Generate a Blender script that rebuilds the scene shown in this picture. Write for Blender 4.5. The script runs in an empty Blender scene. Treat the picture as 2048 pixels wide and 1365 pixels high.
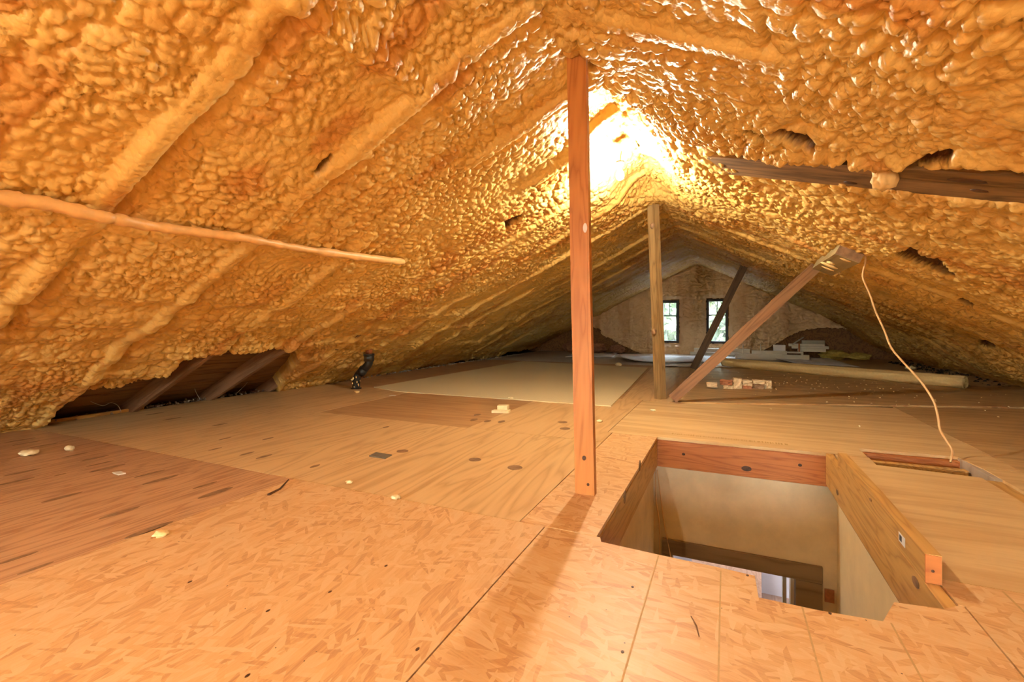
import bpy, bmesh, math, random
import numpy as np
from mathutils import Vector, Matrix

# ------------------------------------------------------------------ camera, world, light
SC = bpy.context.scene
COL = SC.collection
F, PSI, HZ, H = 940.0, math.radians(24.5), 647.0, 0.8      # focal length in px, yaw, horizon row, eye height (m)
cam_d = bpy.data.cameras.new('camera')
cam_d.sensor_width = 36.0
cam_d.lens = F / 2048 * 36.0
cam_d.shift_y = -(682.5 - HZ) / 2048
cam_d.clip_start = 0.02
cam = bpy.data.objects.new('camera', cam_d)
cam.location = (0, 0, H)
cam.rotation_euler = (math.pi / 2, 0, PSI)
COL.objects.link(cam)
SC.camera = cam

SKY_STRENGTH = 8.0
BULB_W = 48.0          # the bare bulb in view, under the ridge
FILL_BULB_W = 33.0         # fill bulb added unseen behind the photographer
LOWER_W = 42.0         # unseen lamp added in the room below the hatch
w = bpy.data.worlds.new('sky'); SC.world = w
w.use_nodes = True
nt = w.node_tree; nt.nodes.clear()
sky = nt.nodes.new('ShaderNodeTexSky'); sky.sky_type = 'NISHITA'; sky.sun_disc = False
sky.sun_elevation = math.radians(50); sky.sun_rotation = math.radians(200); sky.air_density = 1.0; sky.dust_density = 3.0
bgn = nt.nodes.new('ShaderNodeBackground'); bgn.inputs['Strength'].default_value = SKY_STRENGTH
wo = nt.nodes.new('ShaderNodeOutputWorld')
hs = nt.nodes.new('ShaderNodeHueSaturation'); hs.inputs['Saturation'].default_value = .40
nt.links.new(sky.outputs[0], hs.inputs['Color']); nt.links.new(hs.outputs[0], bgn.inputs[0]); nt.links.new(bgn.outputs[0], wo.inputs[0])
SC.view_settings.view_transform = 'Standard'
SC.view_settings.look = 'None'
SC.view_settings.exposure = 1.10
SC.view_settings.gamma = 1.0
SC.view_settings.use_curve_mapping = False
SC.cycles.max_bounces = 6
SC.cycles.diffuse_bounces = 4
SC.cycles.use_adaptive_sampling = True
SC.cycles.adaptive_threshold = 0.10
SC.cycles.adaptive_min_samples = 16
SC.cycles.sample_clamp_indirect = 6.0
SC.cycles.caustics_reflective = False
SC.cycles.caustics_refractive = False

rnd = random.Random(11)
# ------------------------------------------------------------------ helpers: where a photo point lies on a known plane
cP, sP = math.cos(PSI), math.sin(PSI)
def ray(u, v):
    a = (u - 1024) / F; b = (HZ - v) / F
    return Vector((cP * a - sP, sP * a + cP, b))
def fl(u, v, z=0.0):
    d = ray(u, v); p = d * ((z - H) / d.z); p.z += H; return p
def atY(u, v, Y):
    d = ray(u, v); p = d * (Y / d.y); p.z += H; return p
RX, RZ, ML, MR = -0.66, 2.12, 0.50, 0.51
def rz(y): return RZ + 0.027 * max(0.0, y - 4.5)
def lroof(u, v, off=0.0):
    d = ray(u, v); t = (RZ - ML * RX - H - off) / (d.z - ML * d.x); p = d * t; p.z += H; return p
def rroof(u, v, off=0.0):
    d = ray(u, v); t = (RZ + MR * RX - H - off) / (d.z + MR * d.x); p = d * t; p.z += H; return p

def link(o, parent=None):
    COL.objects.link(o)
    if parent is not None: o.parent = parent
    return o
def tag(o, label=None, cat=None, group=None, kind=None):
    if label: o['label'] = label
    if cat: o['category'] = cat
    if group: o['group'] = group
    if kind: o['kind'] = kind
    return o
def empty(name, loc=(0, 0, 0)):
    o = bpy.data.objects.new(name, None); o.location = loc; o.empty_display_size = 0.1
    return link(o)
def mesh_obj(name, bm, mat, parent=None, smooth=False):
    bmesh.ops.recalc_face_normals(bm, faces=bm.faces[:])
    me = bpy.data.meshes.new(name); bm.to_mesh(me); bm.free()
    if smooth:
        for p in me.polygons: p.use_smooth = True
    if mat: me.materials.append(mat)
    o = bpy.data.objects.new(name, me)
    link(o)
    if parent is not None:
        o.parent = parent
        o.matrix_parent_inverse = Matrix.Translation(-Vector(parent.location))
    return o
def box_bm(x0, x1, y0, y1, z0, z1, bm=None, bev=0.0):
    bm = bm or bmesh.new()
    vs = [bm.verts.new(p) for p in ((x0,y0,z0),(x1,y0,z0),(x1,y1,z0),(x0,y1,z0),(x0,y0,z1),(x1,y0,z1),(x1,y1,z1),(x0,y1,z1))]
    for f in ((0,3,2,1),(4,5,6,7),(0,1,5,4),(1,2,6,5),(2,3,7,6),(3,0,4,7)): bm.faces.new([vs[i] for i in f])
    if bev: bmesh.ops.bevel(bm, geom=bm.edges[:], offset=bev, segments=2, affect='EDGES', profile=0.5)
    return bm
def prism_bm(poly, z0, z1, bm=None):
    bm = bm or bmesh.new()
    a = [bm.verts.new((p[0], p[1], z0)) for p in poly]; b = [bm.verts.new((p[0], p[1], z1)) for p in poly]
    bm.faces.new(a[::-1]); bm.faces.new(b)
    n = len(poly)
    for i in range(n): bm.faces.new((a[i], a[(i+1) % n], b[(i+1) % n], b[i]))
    return bm
def beam_bm(p0, p1, wid, thk, up, bm=None, bev=0.003, segs=8, warp=0.0, seed=0):
    """a board from p0 to p1; wid along `up`'s perpendicular, thk along `up`; cross cuts so it can bow a little"""
    bm = bm or bmesh.new()
    p0, p1 = Vector(p0), Vector(p1); ax = (p1 - p0).normalized()
    up = Vector(up); up = (up - ax * up.dot(ax)).normalized(); sd = ax.cross(up)
    r = random.Random(seed); rings = []
    for i in range(segs + 1):
        f = i / segs
        c = p0.lerp(p1, f) + sd * (warp * math.sin(f * math.pi) + r.uniform(-.0012, .0012)) 
        rings.append([bm.verts.new(c + sd * (sx * wid / 2) + up * (sy * thk / 2)) for sx, sy in ((-1,-1),(1,-1),(1,1),(-1,1))])
    for i in range(segs):
        for k in range(4):
            bm.faces.new((rings[i][k], rings[i][(k+1) % 4], rings[i+1][(k+1) % 4], rings[i+1][k]))
    bm.faces.new(rings[0][::-1]); bm.faces.new(rings[-1])
    if bev:
        es = [e for e in bm.edges if len(e.link_faces) == 2 and e.calc_face_angle(0) > 1.0]
        bmesh.ops.bevel(bm, geom=es, offset=bev, segments=2, affect='EDGES', profile=0.5)
    return bm
def board_obj(name, p0, p1, wid, thk, up, mat, parent=None, bev=.003, segs=8, seed=0):
    p0, p1 = Vector(p0), Vector(p1); ax = (p1 - p0); L = ax.length; ax.normalize()
    up = Vector(up); up = (up - ax * up.dot(ax)).normalized(); sd = up.cross(ax)
    o = mesh_obj(name, beam_bm((0, 0, 0), (L, 0, 0), wid, thk, (0, 0, 1), bev=bev, segs=segs, seed=seed), mat, parent)
    o.matrix_basis = Matrix.Translation(p0) @ Matrix((ax, sd, up)).transposed().to_4x4()
    return o
def tube_bm(pts, rad, n=8, bm=None, rough=0.0, seed=1, caps=True):
    bm = bm or bmesh.new(); r = random.Random(seed)
    pts = [Vector(p) for p in pts]; rings = []
    prev = None
    for i, p in enumerate(pts):
        t = (pts[min(i+1, len(pts)-1)] - pts[max(i-1, 0)]).normalized()
        a = prev if prev is not None else (Vector((0,0,1)) if abs(t.z) < .9 else Vector((1,0,0)))
        a = (a - t * a.dot(t)).normalized(); prev = a; b = t.cross(a)
        R = rad[i] if isinstance(rad, (list, tuple)) else rad
        rings.append([bm.verts.new(p + (a * math.cos(2*math.pi*k/n) + b * math.sin(2*math.pi*k/n)) * R * (1 + r.uniform(-rough, rough))) for k in range(n)])
    for i in range(len(pts)-1):
        for k in range(n):
            bm.faces.new((rings[i][k], rings[i][(k+1) % n], rings[i+1][(k+1) % n], rings[i+1][k]))
    if caps: bm.faces.new(rings[0][::-1]); bm.faces.new(rings[-1])
    return bm
def smooth_path(pts, n=6):
    pts = [Vector(p) for p in pts]; out = []
    for i in range(len(pts)-1):
        p0, p1, p2, p3 = pts[max(i-1,0)], pts[i], pts[i+1], pts[min(i+2, len(pts)-1)]
        for k in range(n):
            t = k / n
            out.append(0.5*((2*p1)+(p2-p0)*t+(2*p0-5*p1+4*p2-p3)*t*t+(3*p1-p0-3*p2+p3)*t**3))
    out.append(pts[-1]); return out

# ------------------------------------------------------------------ materials
class N:
    def __init__(s, name):
        s.m = bpy.data.materials.new(name); s.m.use_nodes = True
        s.t = s.m.node_tree; s.t.nodes.clear()
        s.out = s.t.nodes.new('ShaderNodeOutputMaterial')
        s.b = s.t.nodes.new('ShaderNodeBsdfPrincipled'); s.l(s.b.outputs[0], s.out.inputs[0])
    def l(s, a, b): s.t.links.new(a, b)
    def n(s, ty, **kw):
        nd = s.t.nodes.new(ty)
        for k, v in kw.items(): setattr(nd, k, v)
        return nd
    def coord(s, scale=(1,1,1), rot=(0,0,0), rand=True):
        tc = s.n('ShaderNodeTexCoord'); mp = s.n('ShaderNodeMapping'); mp.inputs['Rotation'].default_value = rot
        ms = s.n('ShaderNodeMapping'); ms.inputs['Scale'].default_value = scale; s.l(mp.outputs[0], ms.inputs['Vector'])
        if rand:
            oi = s.n('ShaderNodeObjectInfo'); ml = s.n('ShaderNodeMath', operation='MULTIPLY'); ml.inputs[1].default_value = 37.0
            s.l(oi.outputs['Random'], ml.inputs[0])
            va = s.n('ShaderNodeVectorMath', operation='ADD'); s.l(tc.outputs['Object'], va.inputs[0]); s.l(ml.outputs[0], va.inputs[1])
            s.l(va.outputs[0], mp.inputs['Vector'])
        else: s.l(tc.outputs['Object'], mp.inputs['Vector'])
        return ms.outputs[0]
    def noise(s, vec, scale=5, det=4, rough=.55, dist=0.0):
        nd = s.n('ShaderNodeTexNoise'); nd.inputs['Scale'].default_value = scale; nd.inputs['Detail'].default_value = det
        nd.inputs['Roughness'].default_value = rough; nd.inputs['Distortion'].default_value = dist
        if vec is not None: s.l(vec, nd.inputs['Vector'])
        return nd.outputs['Fac']
    def vor(s, vec, scale=5, feat='F1', out='Distance', rnd_=1.0, dim='3D'):
        nd = s.n('ShaderNodeTexVoronoi', feature=feat, voronoi_dimensions=dim); nd.inputs['Scale'].default_value = scale
        nd.inputs['Randomness'].default_value = rnd_
        s.l(vec, nd.inputs['Vector']); return nd.outputs[out]
    def math(s, op, a, b=None, clamp=False):
        nd = s.n('ShaderNodeMath', operation=op, use_clamp=clamp)
        for i, x in enumerate((a, b)):
            if x is None: continue
            if isinstance(x, (int, float)): nd.inputs[i].default_value = x
            else: s.l(x, nd.inputs[i])
        return nd.outputs[0]
    def ramp(s, fac, stops, interp='LINEAR'):
        nd = s.n('ShaderNodeValToRGB'); cr = nd.color_ramp; cr.interpolation = interp
        while len(cr.elements) < len(stops): cr.elements.new(0.5)
        for e, (p, c) in zip(cr.elements, stops):
            e.position = p; e.color = (*c, 1) if len(c) == 3 else c
        s.l(fac, nd.inputs[0]); return nd.outputs[0]
    def mix(s, fac, a, b, blend='MIX'):
        nd = s.n('ShaderNodeMix', data_type='RGBA', blend_type=blend)
        for i, x in ((0, fac), (6, a), (7, b)):
            if isinstance(x, (int, float)): nd.inputs[i].default_value = x
            elif isinstance(x, tuple): nd.inputs[i].default_value = (*x, 1)
            else: s.l(x, nd.inputs[i])
        return nd.outputs[2]
    def bump(s, h, strength=.3, dist=.01):
        nd = s.n('ShaderNodeBump'); nd.inputs['Strength'].default_value = strength; nd.inputs['Distance'].default_value = dist
        s.l(h, nd.inputs['Height']); s.l(nd.outputs[0], s.b.inputs['Normal']); return nd
    def fin(s, col, rough=.5, spec=.5):
        if isinstance(col, tuple): s.b.inputs['Base Color'].default_value = (*col, 1)
        else: s.l(col, s.b.inputs['Base Color'])
        if isinstance(rough, (int, float)): s.b.inputs['Roughness'].default_value = rough
        else: s.l(rough, s.b.inputs['Roughness'])
        s.b.inputs['Specular IOR Level'].default_value = spec
        return s.m

def foam_mat(name, ca, cb, cc, wood=True, rough=.46):
    k = N(name); v = k.coord(rand=False)
    n1 = k.noise(v, 1.6, 4, .6, .4); n2 = k.noise(v, 7.0, 5, .6)
    f = k.math('ADD', k.math('MULTIPLY', n1, .65), k.math('MULTIPLY', n2, .35))
    col = k.ramp(f, [(.30, ca), (.52, cb), (.66, cc), (.78, tuple(x*.86 for x in cc))])
    at = k.n('ShaderNodeAttribute', attribute_name='tint'); 
    col = k.mix(k.math('MULTIPLY', at.outputs['Fac'], .75), col, (cc[0]*.86, cc[1]*.66, cc[2]*.6))
    if wood:
        aw = k.n('ShaderNodeAttribute', attribute_name='wood')
        wn = k.noise(k.coord((30, 3, 30), rand=False), 3, 4)
        col = k.mix(aw.outputs['Fac'], col, k.ramp(wn, [(.3, (.05,.018,.006)), (.7, (.17,.062,.018))]))
    v2 = k.coord((1, 1, 1), rand=False)
    vo = k.vor(v2, 55); nn = k.noise(v2, 120, 3)
    hgt = k.math('SUBTRACT', k.math('MULTIPLY', nn, .35), k.math('POWER', vo, 2.0))
    k.bump(hgt, .42, .006)
    r = k.ramp(k.noise(v, 9, 3), [(.35, (rough-.07,)*3), (.7, (rough+.14,)*3)])
    return k.fin(col, r, .5)

def wood_mat(name, light, dark, axis='Y', scale=1.0, figure=10.0, rough=.5, streak=.35, stain=None, stain_amt=0.0):
    """long grain along `axis` with growth-ring figure"""
    k = N(name)
    lo, hi = .35 * scale, 3.2 * scale
    sc = {'X': (lo, hi, hi), 'Y': (hi, lo, hi), 'Z': (hi, hi, lo)}[axis]
    fs = {'X': (1.2, 42, 42), 'Y': (42, 1.2, 42), 'Z': (42, 42, 1.2)}[axis]
    v = k.coord(sc); base = k.noise(v, 1.3, 3, .5, .35)
    rings = k.math('FRACT', k.math('MULTIPLY', base, figure))
    tri = k.math('ABSOLUTE', k.math('SUBTRACT', k.math('MULTIPLY', rings, 2.0), 1.0))
    tri = k.math('POWER', tri, 1.7)
    fine = k.noise(k.coord(fs), 1.6 * scale, 5, .6)
    fac = k.math('ADD', k.math('MULTIPLY', tri, .55), k.math('MULTIPLY', fine, streak * 1.3), True)
    col = k.ramp(fac, [(.12, light), (.5, tuple((a*1.3+b*.7)/2 for a, b in zip(light, dark))), (.95, dark)])
    if stain:
        sn = k.noise(k.coord({'X': (.7, 5, 5), 'Y': (5, .7, 5), 'Z': (5, 5, .7)}[axis]), 2.0, 6, .7)
        col = k.mix(k.math('MULTIPLY', k.ramp(sn, [(.46, (0,)*3), (.70, (1,)*3)]), stain_amt), col, stain)
    k.bump(k.math('ADD', tri, fine), .12, .003)
    return k.fin(col, rough, .4)

def osb_mat(name, cols, main_rot=0.0, rough=.42):
    k = N(name)
    acc = None
    rots = [main_rot, main_rot + .16, main_rot - .22, main_rot + .5, main_rot - .65, main_rot + 1.35]
    for i, ro in enumerate(rots):
        v = k.coord((6.0 + i, 34.0 + 3*i, 1), (0, 0, ro))
        nd = k.n('ShaderNodeTexVoronoi', voronoi_dimensions='2D'); nd.inputs['Scale'].default_value = 1.0 + .12 * i
        k.l(v, nd.inputs['Vector'])
        sep = k.n('ShaderNodeSeparateColor'); k.l(nd.outputs['Color'], sep.inputs[0])
        val = sep.outputs[0]
        if acc is None: acc = val
        else:
            sel = k.math('GREATER_THAN', sep.outputs[1], .60 if i < 3 else .84)
            nd2 = k.n('ShaderNodeMix', data_type='FLOAT'); k.l(sel, nd2.inputs[0]); k.l(acc, nd2.inputs[2]); k.l(val, nd2.inputs[3]); acc = nd2.outputs[0]
    grain = k.noise(k.coord((7, 95, 1), (0, 0, main_rot + .06)), 1.6, 6, .7)
    soft = k.noise(k.coord((1, 1, 1)), 2.0, 3, .5)
    f = k.math('ADD', k.math('MULTIPLY', acc, .45), k.math('MULTIPLY', grain, .66), True)
    col = k.ramp(f, [(.17, cols[0]), (.42, cols[1]), (.63, cols[2]), (.78, cols[3]), (.93, cols[4])])
    col = k.mix(k.math('MULTIPLY', soft, .55), col, cols[1])
    sp = k.vor(k.coord((1, 1, 1)), 16); 
    col = k.mix(k.math('LESS_THAN', sp, .035), col, (.10, .05, .025))
    k.bump(k.math('ADD', acc, grain), .10, .003)
    return k.fin(col, rough, .45)

def plain(name, col, rough=.6, var=.12, scale=8, spec=.4, bump=.1):
    k = N(name); v = k.coord()
    n = k.noise(v, scale, 5, .6)
    c = k.ramp(n, [(.3, tuple(x*(1-var) for x in col)), (.7, tuple(min(1, x*(1+var)) for x in col))])
    if bump: k.bump(n, bump, .004)
    return k.fin(c, rough, spec)
def emit_mat(name, col, strength):
    m = bpy.data.materials.new(name); m.use_nodes = True; t = m.node_tree; t.nodes.clear()
    e = t.nodes.new('ShaderNodeEmission'); e.inputs[0].default_value = (*col, 1); e.inputs[1].default_value = strength
    o = t.nodes.new('ShaderNodeOutputMaterial'); t.links.new(e.outputs[0], o.inputs[0]); return m

M = {}
M['foam'] = foam_mat('spray_foam_orange', (.82,.585,.215), (.78,.515,.155), (.70,.40,.10))
M['foam_coat'] = plain('spray_foam_coat', (.76,.455,.17), .42, .14, 14, .5, .5)
M['foam_wall'] = foam_mat('spray_foam_tan', (.86,.64,.39), (.80,.57,.32), (.70,.46,.24), wood=False, rough=.5)
M['foam_bit'] = plain('foam_bit_pale', (.90,.66,.30), .6, .1, 30)
M['foam_cut'] = plain('foam_bit_cream', (.80,.66,.38), .7, .08, 30)
M['deck'] = wood_mat('roof_deck_wood', (.30,.15,.05), (.10,.045,.018), 'Y', 1.2, 8, .7)
M['rafter'] = wood_mat('rafter_wood', (.36,.20,.11), (.20,.10,.055), 'X', 1.5, 9, .65)
M['post_red'] = wood_mat('red_fir', (.58,.24,.065), (.36,.115,.028), 'Z', 1.6, 11, .42, .3)
M['post_grey'] = wood_mat('weathered_pine', (.32,.205,.085), (.15,.085,.033), 'Z', 1.5, 8, .6)
M['strut'] = wood_mat('brown_strut_wood', (.25,.125,.052), (.12,.052,.02), 'X', 1.4, 8, .55)
M['strut_dark'] = wood_mat('dark_strut_wood', (.14,.075,.03), (.05,.025,.01), 'X', 1.4, 8, .6)
M['purlin'] = wood_mat('grey_purlin', (.42,.33,.17), (.26,.19,.09), 'X', 1.3, 6, .6)
M['beam'] = wood_mat('old_dark_beam', (.30,.17,.07), (.09,.045,.018), 'X', 1.3, 9, .6, .4, (.05,.025,.01), .8)
M['header'] = wood_mat('hatch_header_fir', (.56,.20,.05), (.32,.085,.02), 'X', 1.6, 15, .45)
M['trimmer'] = wood_mat('hatch_trimmer_pine', (.66,.40,.13), (.40,.19,.05), 'Y', 1.6, 13, .45)
M['ply'] = wood_mat('plywood_tan', (.72,.48,.23), (.53,.31,.13), 'Y', .9, 9, .42, .42)
M['ply_red'] = wood_mat('plywood_reddish', (.66,.39,.20), (.38,.18,.08), 'Y', 1.5, 13, .36, .55)
M['ply_fig'] = wood_mat('plywood_figured', (.73,.49,.235), (.50,.29,.12), 'Y', .8, 15, .42, .4)
M['ply_dark'] = wood_mat('plywood_brown', (.54,.32,.145), (.38,.20,.085), 'X', .9, 8, .5, .5)
M['ply_pale'] = wood_mat('plywood_pale', (.78,.57,.29), (.60,.39,.175), 'X', .7, 5, .45, .6, (.52,.29,.12), .65)
M['ply_old'] = wood_mat('plywood_old', (.64,.43,.20), (.42,.25,.105), 'X', .9, 7, .45, .5, (.30,.14,.055), .5)
M['ply_far'] = wood_mat('plywood_grey', (.56,.47,.38), (.40,.31,.24), 'X', .8, 6, .35, .5)
M['osb'] = osb_mat('osb_golden', [(.77,.53,.295), (.71,.45,.22), (.66,.37,.15), (.50,.235,.085), (.29,.13,.055)], 1.45)
M['osb2'] = osb_mat('osb_straw', [(.79,.565,.32), (.73,.48,.24), (.67,.385,.16), (.52,.245,.09), (.32,.14,.055)], .15)
M['knot'] = plain('knot_brown', (.27,.155,.08), .55, .35, 25)
M['knot_dark'] = plain('knot_dark', (.075,.03,.012), .5, .4, 40)
M['ink'] = plain('ink_grey', (.54,.35,.155), .7, .1, 60, bump=0)
M['carpet'] = plain('carpet_sand', (.70,.60,.37), .95, .10, 260, .1, .5)
M['roll'] = plain('roll_backing', (.72,.53,.235), .75, .07, 40, .25, .1)
M['sheet'] = plain('grey_sheet', (.60,.57,.58), .5, .08, 6, .4, .05)
M['white_trim'] = plain('white_trim', (.74,.68,.56), .5, .06, 10)
M['grey_trim'] = plain('grey_trim', (.46,.45,.36), .6, .08, 10)
M['plaster'] = plain('old_plaster', (.76,.61,.39), .85, .12, 5, .2, .25)
M['plaster_pale'] = plain('cream_plaster', (.88,.74,.48), .8, .08, 4, .2, .1)
M['door_wood'] = wood_mat('door_casing', (.30,.20,.10), (.17,.10,.045), 'X', 1, 8, .5)
M['lower_floor'] = wood_mat('lower_floorboards', (.55,.36,.26), (.38,.22,.14), 'Y', 1.5, 9, .4)
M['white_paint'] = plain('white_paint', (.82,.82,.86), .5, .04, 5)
M['iron'] = plain('black_iron', (.018,.015,.013), .35, .4, 20, .5)
M['rust'] = plain('rusty_iron', (.22,.07,.02), .7, .35, 40)
M['cable'] = plain('tan_cable', (.72,.46,.22), .45, .06, 20)
M['brick'] = plain('brick_red', (.46,.19,.09), .85, .25, 40)
M['mortar'] = plain('mortar_cream', (.78,.60,.37), .9, .15, 30, .2, .4)
M['frame'] = plain('window_frame_black', (.045,.050,.062), .5, .2, 30)
M['slate'] = plain('grey_chip', (.16,.13,.09), .6, .15, 40)
M['batt_y'] = plain('yellow_batt', (.52,.40,.10), .95, .25, 25, .1, .6)
M['batt_p'] = plain('brown_batt', (.34,.17,.10), .95, .3, 25, .1, .6)
M['dirt'] = plain('dirt_dark', (.035,.022,.014), .95, .4, 40, .2, .5)
M['debris'] = plain('debris_grey', (.30,.25,.20), .9, .4, 60)
M['leaf'] = plain('leaf_green', (.022,.042,.012), .6, .4, 3)
M['bark'] = plain('bark', (.14,.10,.07), .9, .3, 12)
M['lawn'] = plain('gravel_yard', (.20,.19,.18), .9, .3, 3)
M['siding'] = plain('siding', (.45,.40,.33), .8, .1, 4)
M['web'] = plain('cobweb_thread', (.60,.56,.50), .8, .05, 10)
M['brass'] = plain('lamp_socket', (.10,.08,.06), .4, .2, 20)
def glass_mat():
    m = bpy.data.materials.new('dusty_glass'); m.use_nodes = True; t = m.node_tree; t.nodes.clear()
    tr = t.nodes.new('ShaderNodeBsdfTransparent'); tr.inputs[0].default_value = (.86,.90,.88,1)
    gl = t.nodes.new('ShaderNodeBsdfGlossy'); gl.inputs['Roughness'].default_value = .08
    tl = t.nodes.new('ShaderNodeBsdfTranslucent'); tl.inputs[0].default_value = (.16,.175,.16,1)
    df = t.nodes.new('ShaderNodeBsdfDiffuse'); df.inputs[0].default_value = (.45,.48,.44,1)
    dirt = t.nodes.new('ShaderNodeMixShader'); dirt.inputs[0].default_value = .35
    t.links.new(tl.outputs[0], dirt.inputs[1]); t.links.new(df.outputs[0], dirt.inputs[2])
    tc = t.nodes.new('ShaderNodeTexCoord'); nz = t.nodes.new('ShaderNodeTexNoise'); nz.inputs['Scale'].default_value = 9; nz.inputs['Detail'].default_value = 6
    mp = t.nodes.new('ShaderNodeMapping'); mp.inputs['Rotation'].default_value = (0, .6, 0); mp.inputs['Scale'].default_value = (1, 1, .35)
    t.links.new(tc.outputs['Object'], mp.inputs[0]); t.links.new(mp.outputs[0], nz.inputs['Vector'])
    rp = t.nodes.new('ShaderNodeValToRGB'); rp.color_ramp.elements[0].position = .35; rp.color_ramp.elements[0].color = (.04,)*3+(1,)
    rp.color_ramp.elements[1].position = .75; rp.color_ramp.elements[1].color = (.24,)*3+(1,)
    t.links.new(nz.outputs['Fac'], rp.inputs[0])
    m1 = t.nodes.new('ShaderNodeMixShader'); m1.inputs[0].default_value = .06
    t.links.new(tr.outputs[0], m1.inputs[1]); t.links.new(gl.outputs[0], m1.inputs[2])
    m2 = t.nodes.new('ShaderNodeMixShader'); t.links.new(rp.outputs[0], m2.inputs[0])
    t.links.new(m1.outputs[0], m2.inputs[1]); t.links.new(dirt.outputs[0], m2.inputs[2])
    o = t.nodes.new('ShaderNodeOutputMaterial'); t.links.new(m2.outputs[0], o.inputs[0]); return m
M['glass'] = glass_mat()

# ------------------------------------------------------------------ numpy noise for the foam relief
def hsh(ix, iy, s):
    h = (ix.astype(np.int64) * 374761393 + iy.astype(np.int64) * 668265263 + s * 2147483647 + 1013904223) & 0xFFFFFFFF
    h = ((h ^ (h >> 13)) * 1274126177) & 0xFFFFFFFF
    h = ((h ^ (h >> 16)) * 2246822519) & 0xFFFFFFFF
    return ((h ^ (h >> 15)) & 0xFFFFFF) / float(0xFFFFFF)
def vn(x, y, s):
    ix, iy = np.floor(x), np.floor(y); fx, fy = x - ix, y - iy
    fx = fx*fx*fx*(fx*(fx*6-15)+10); fy = fy*fy*fy*(fy*(fy*6-15)+10)
    a, b, c, d = hsh(ix, iy, s), hsh(ix+1, iy, s), hsh(ix, iy+1, s), hsh(ix+1, iy+1, s)
    return (a*(1-fx)+b*fx)*(1-fy) + (c*(1-fx)+d*fx)*fy
def fbm(x, y, s, o=3):
    r = 0; a = .5; t = 0
    for i in range(o):
        r = r + a*vn(x*2**i, y*2**i, s+i*7); t += a; a *= .5
    return r/t
def worley(x, y, s):
    ix, iy = np.floor(x), np.floor(y)
    f1 = np.full(x.shape, 9.0); f2 = f1.copy(); ddy = np.zeros_like(x); rid = np.zeros_like(x)
    for i in (-1, 0, 1):
        for j in (-1, 0, 1):
            cx, cy = ix+i, iy+j
            px = cx + .08 + .84*hsh(cx, cy, s); py = cy + .08 + .84*hsh(cx, cy, s+91)
            sz = .8 + .45*hsh(cx, cy, s+17)
            d = np.hypot(x-px, y-py) / sz
            m = d < f1
            f2 = np.where(m, f1, np.minimum(f2, d)); ddy = np.where(m, y-py, ddy); rid = np.where(m, sz, rid); f1 = np.where(m, d, f1)
    return f1, f2, ddy, rid
def sstep(a, b, x):
    t = np.clip((x-a)/(b-a), 0, 1); return t*t*(3-2*t)
def inpoly(px, py, poly):
    r = np.zeros(px.shape, bool); n = len(poly)
    for i in range(n):
        x0, y0 = poly[i]; x1, y1 = poly[(i+1) % n]
        if y0 == y1: continue
        c = ((y0 > py) != (y1 > py)) & (px < (x1-x0)*(py-y0)/(y1-y0)+x0); r ^= c
    return r
def grid_mesh(name, P, mat, attrs=None, keep=None, parent=None, flip=False):
    r, c = P.shape[:2]
    idx = np.arange(r*c).reshape(r, c)
    q = np.stack([idx[:-1,:-1], idx[:-1,1:], idx[1:,1:], idx[1:,:-1]], -1).reshape(-1, 4)
    if flip: q = q[:, ::-1]
    if keep is not None: q = q[keep.reshape(-1)]
    me = bpy.data.meshes.new(name)
    me.vertices.add(r*c); me.vertices.foreach_set('co', P.reshape(-1).astype(np.float32))
    me.loops.add(q.size); me.loops.foreach_set('vertex_index', q.reshape(-1).astype(np.int32))
    me.polygons.add(len(q)); me.polygons.foreach_set('loop_start', np.arange(0, q.size, 4, dtype=np.int32))
    me.polygons.foreach_set('loop_total', np.full(len(q), 4, np.int32))
    me.polygons.foreach_set('use_smooth', np.ones(len(q), bool))
    me.update(calc_edges=True)
    for nm, a in (attrs or {}).items():
        at = me.attributes.new(nm, 'FLOAT', 'POINT'); at.data.foreach_set('value', a.reshape(-1).astype(np.float32))
    me.materials.append(mat)
    o = bpy.data.objects.new(name, me); link(o)
    if parent is not None: o.parent = parent
    return o

# ------------------------------------------------------------------ the roof
YB, YF = -2.4, 12.95         # back gable behind the camera, far gable with the windows
AL, AR = math.atan(ML), math.atan(MR)
RAFT = [1.04 + .70*i for i in range(-5, 18)]
def slope_pt(side, y, t, n):
    a = AL if side < 0 else AR
    x = RX + side * t * math.cos(a) - side * n * math.sin(a)
    z = rz(y) - t * math.sin(a) - n * math.cos(a)
    return Vector((x, y, z))
# roof deck: boards lying over the rafters, one thick sheet per slope (kept closed below the floor line)
bm = bmesh.new()
for side in (-1, 1):
    ys = [YB - .3, 4.5, YF + .3]
    for i in range(2):
        v = []
        for n_ in (-.13, -.18):
            for (yy, tt) in ((ys[i], -.12), (ys[i+1], -.12), (ys[i+1], 6.3), (ys[i], 6.3)): v.append(bm.verts.new(slope_pt(side, yy, tt, n_)))
        for f in ((0,1,2,3),(7,6,5,4),(0,4,5,1),(1,5,6,2),(2,6,7,3),(3,7,4,0)): bm.faces.new([v[k] for k in f])
ceiling = mesh_obj('ceiling', bm, M['deck'])
tag(ceiling, kind='structure')

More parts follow.
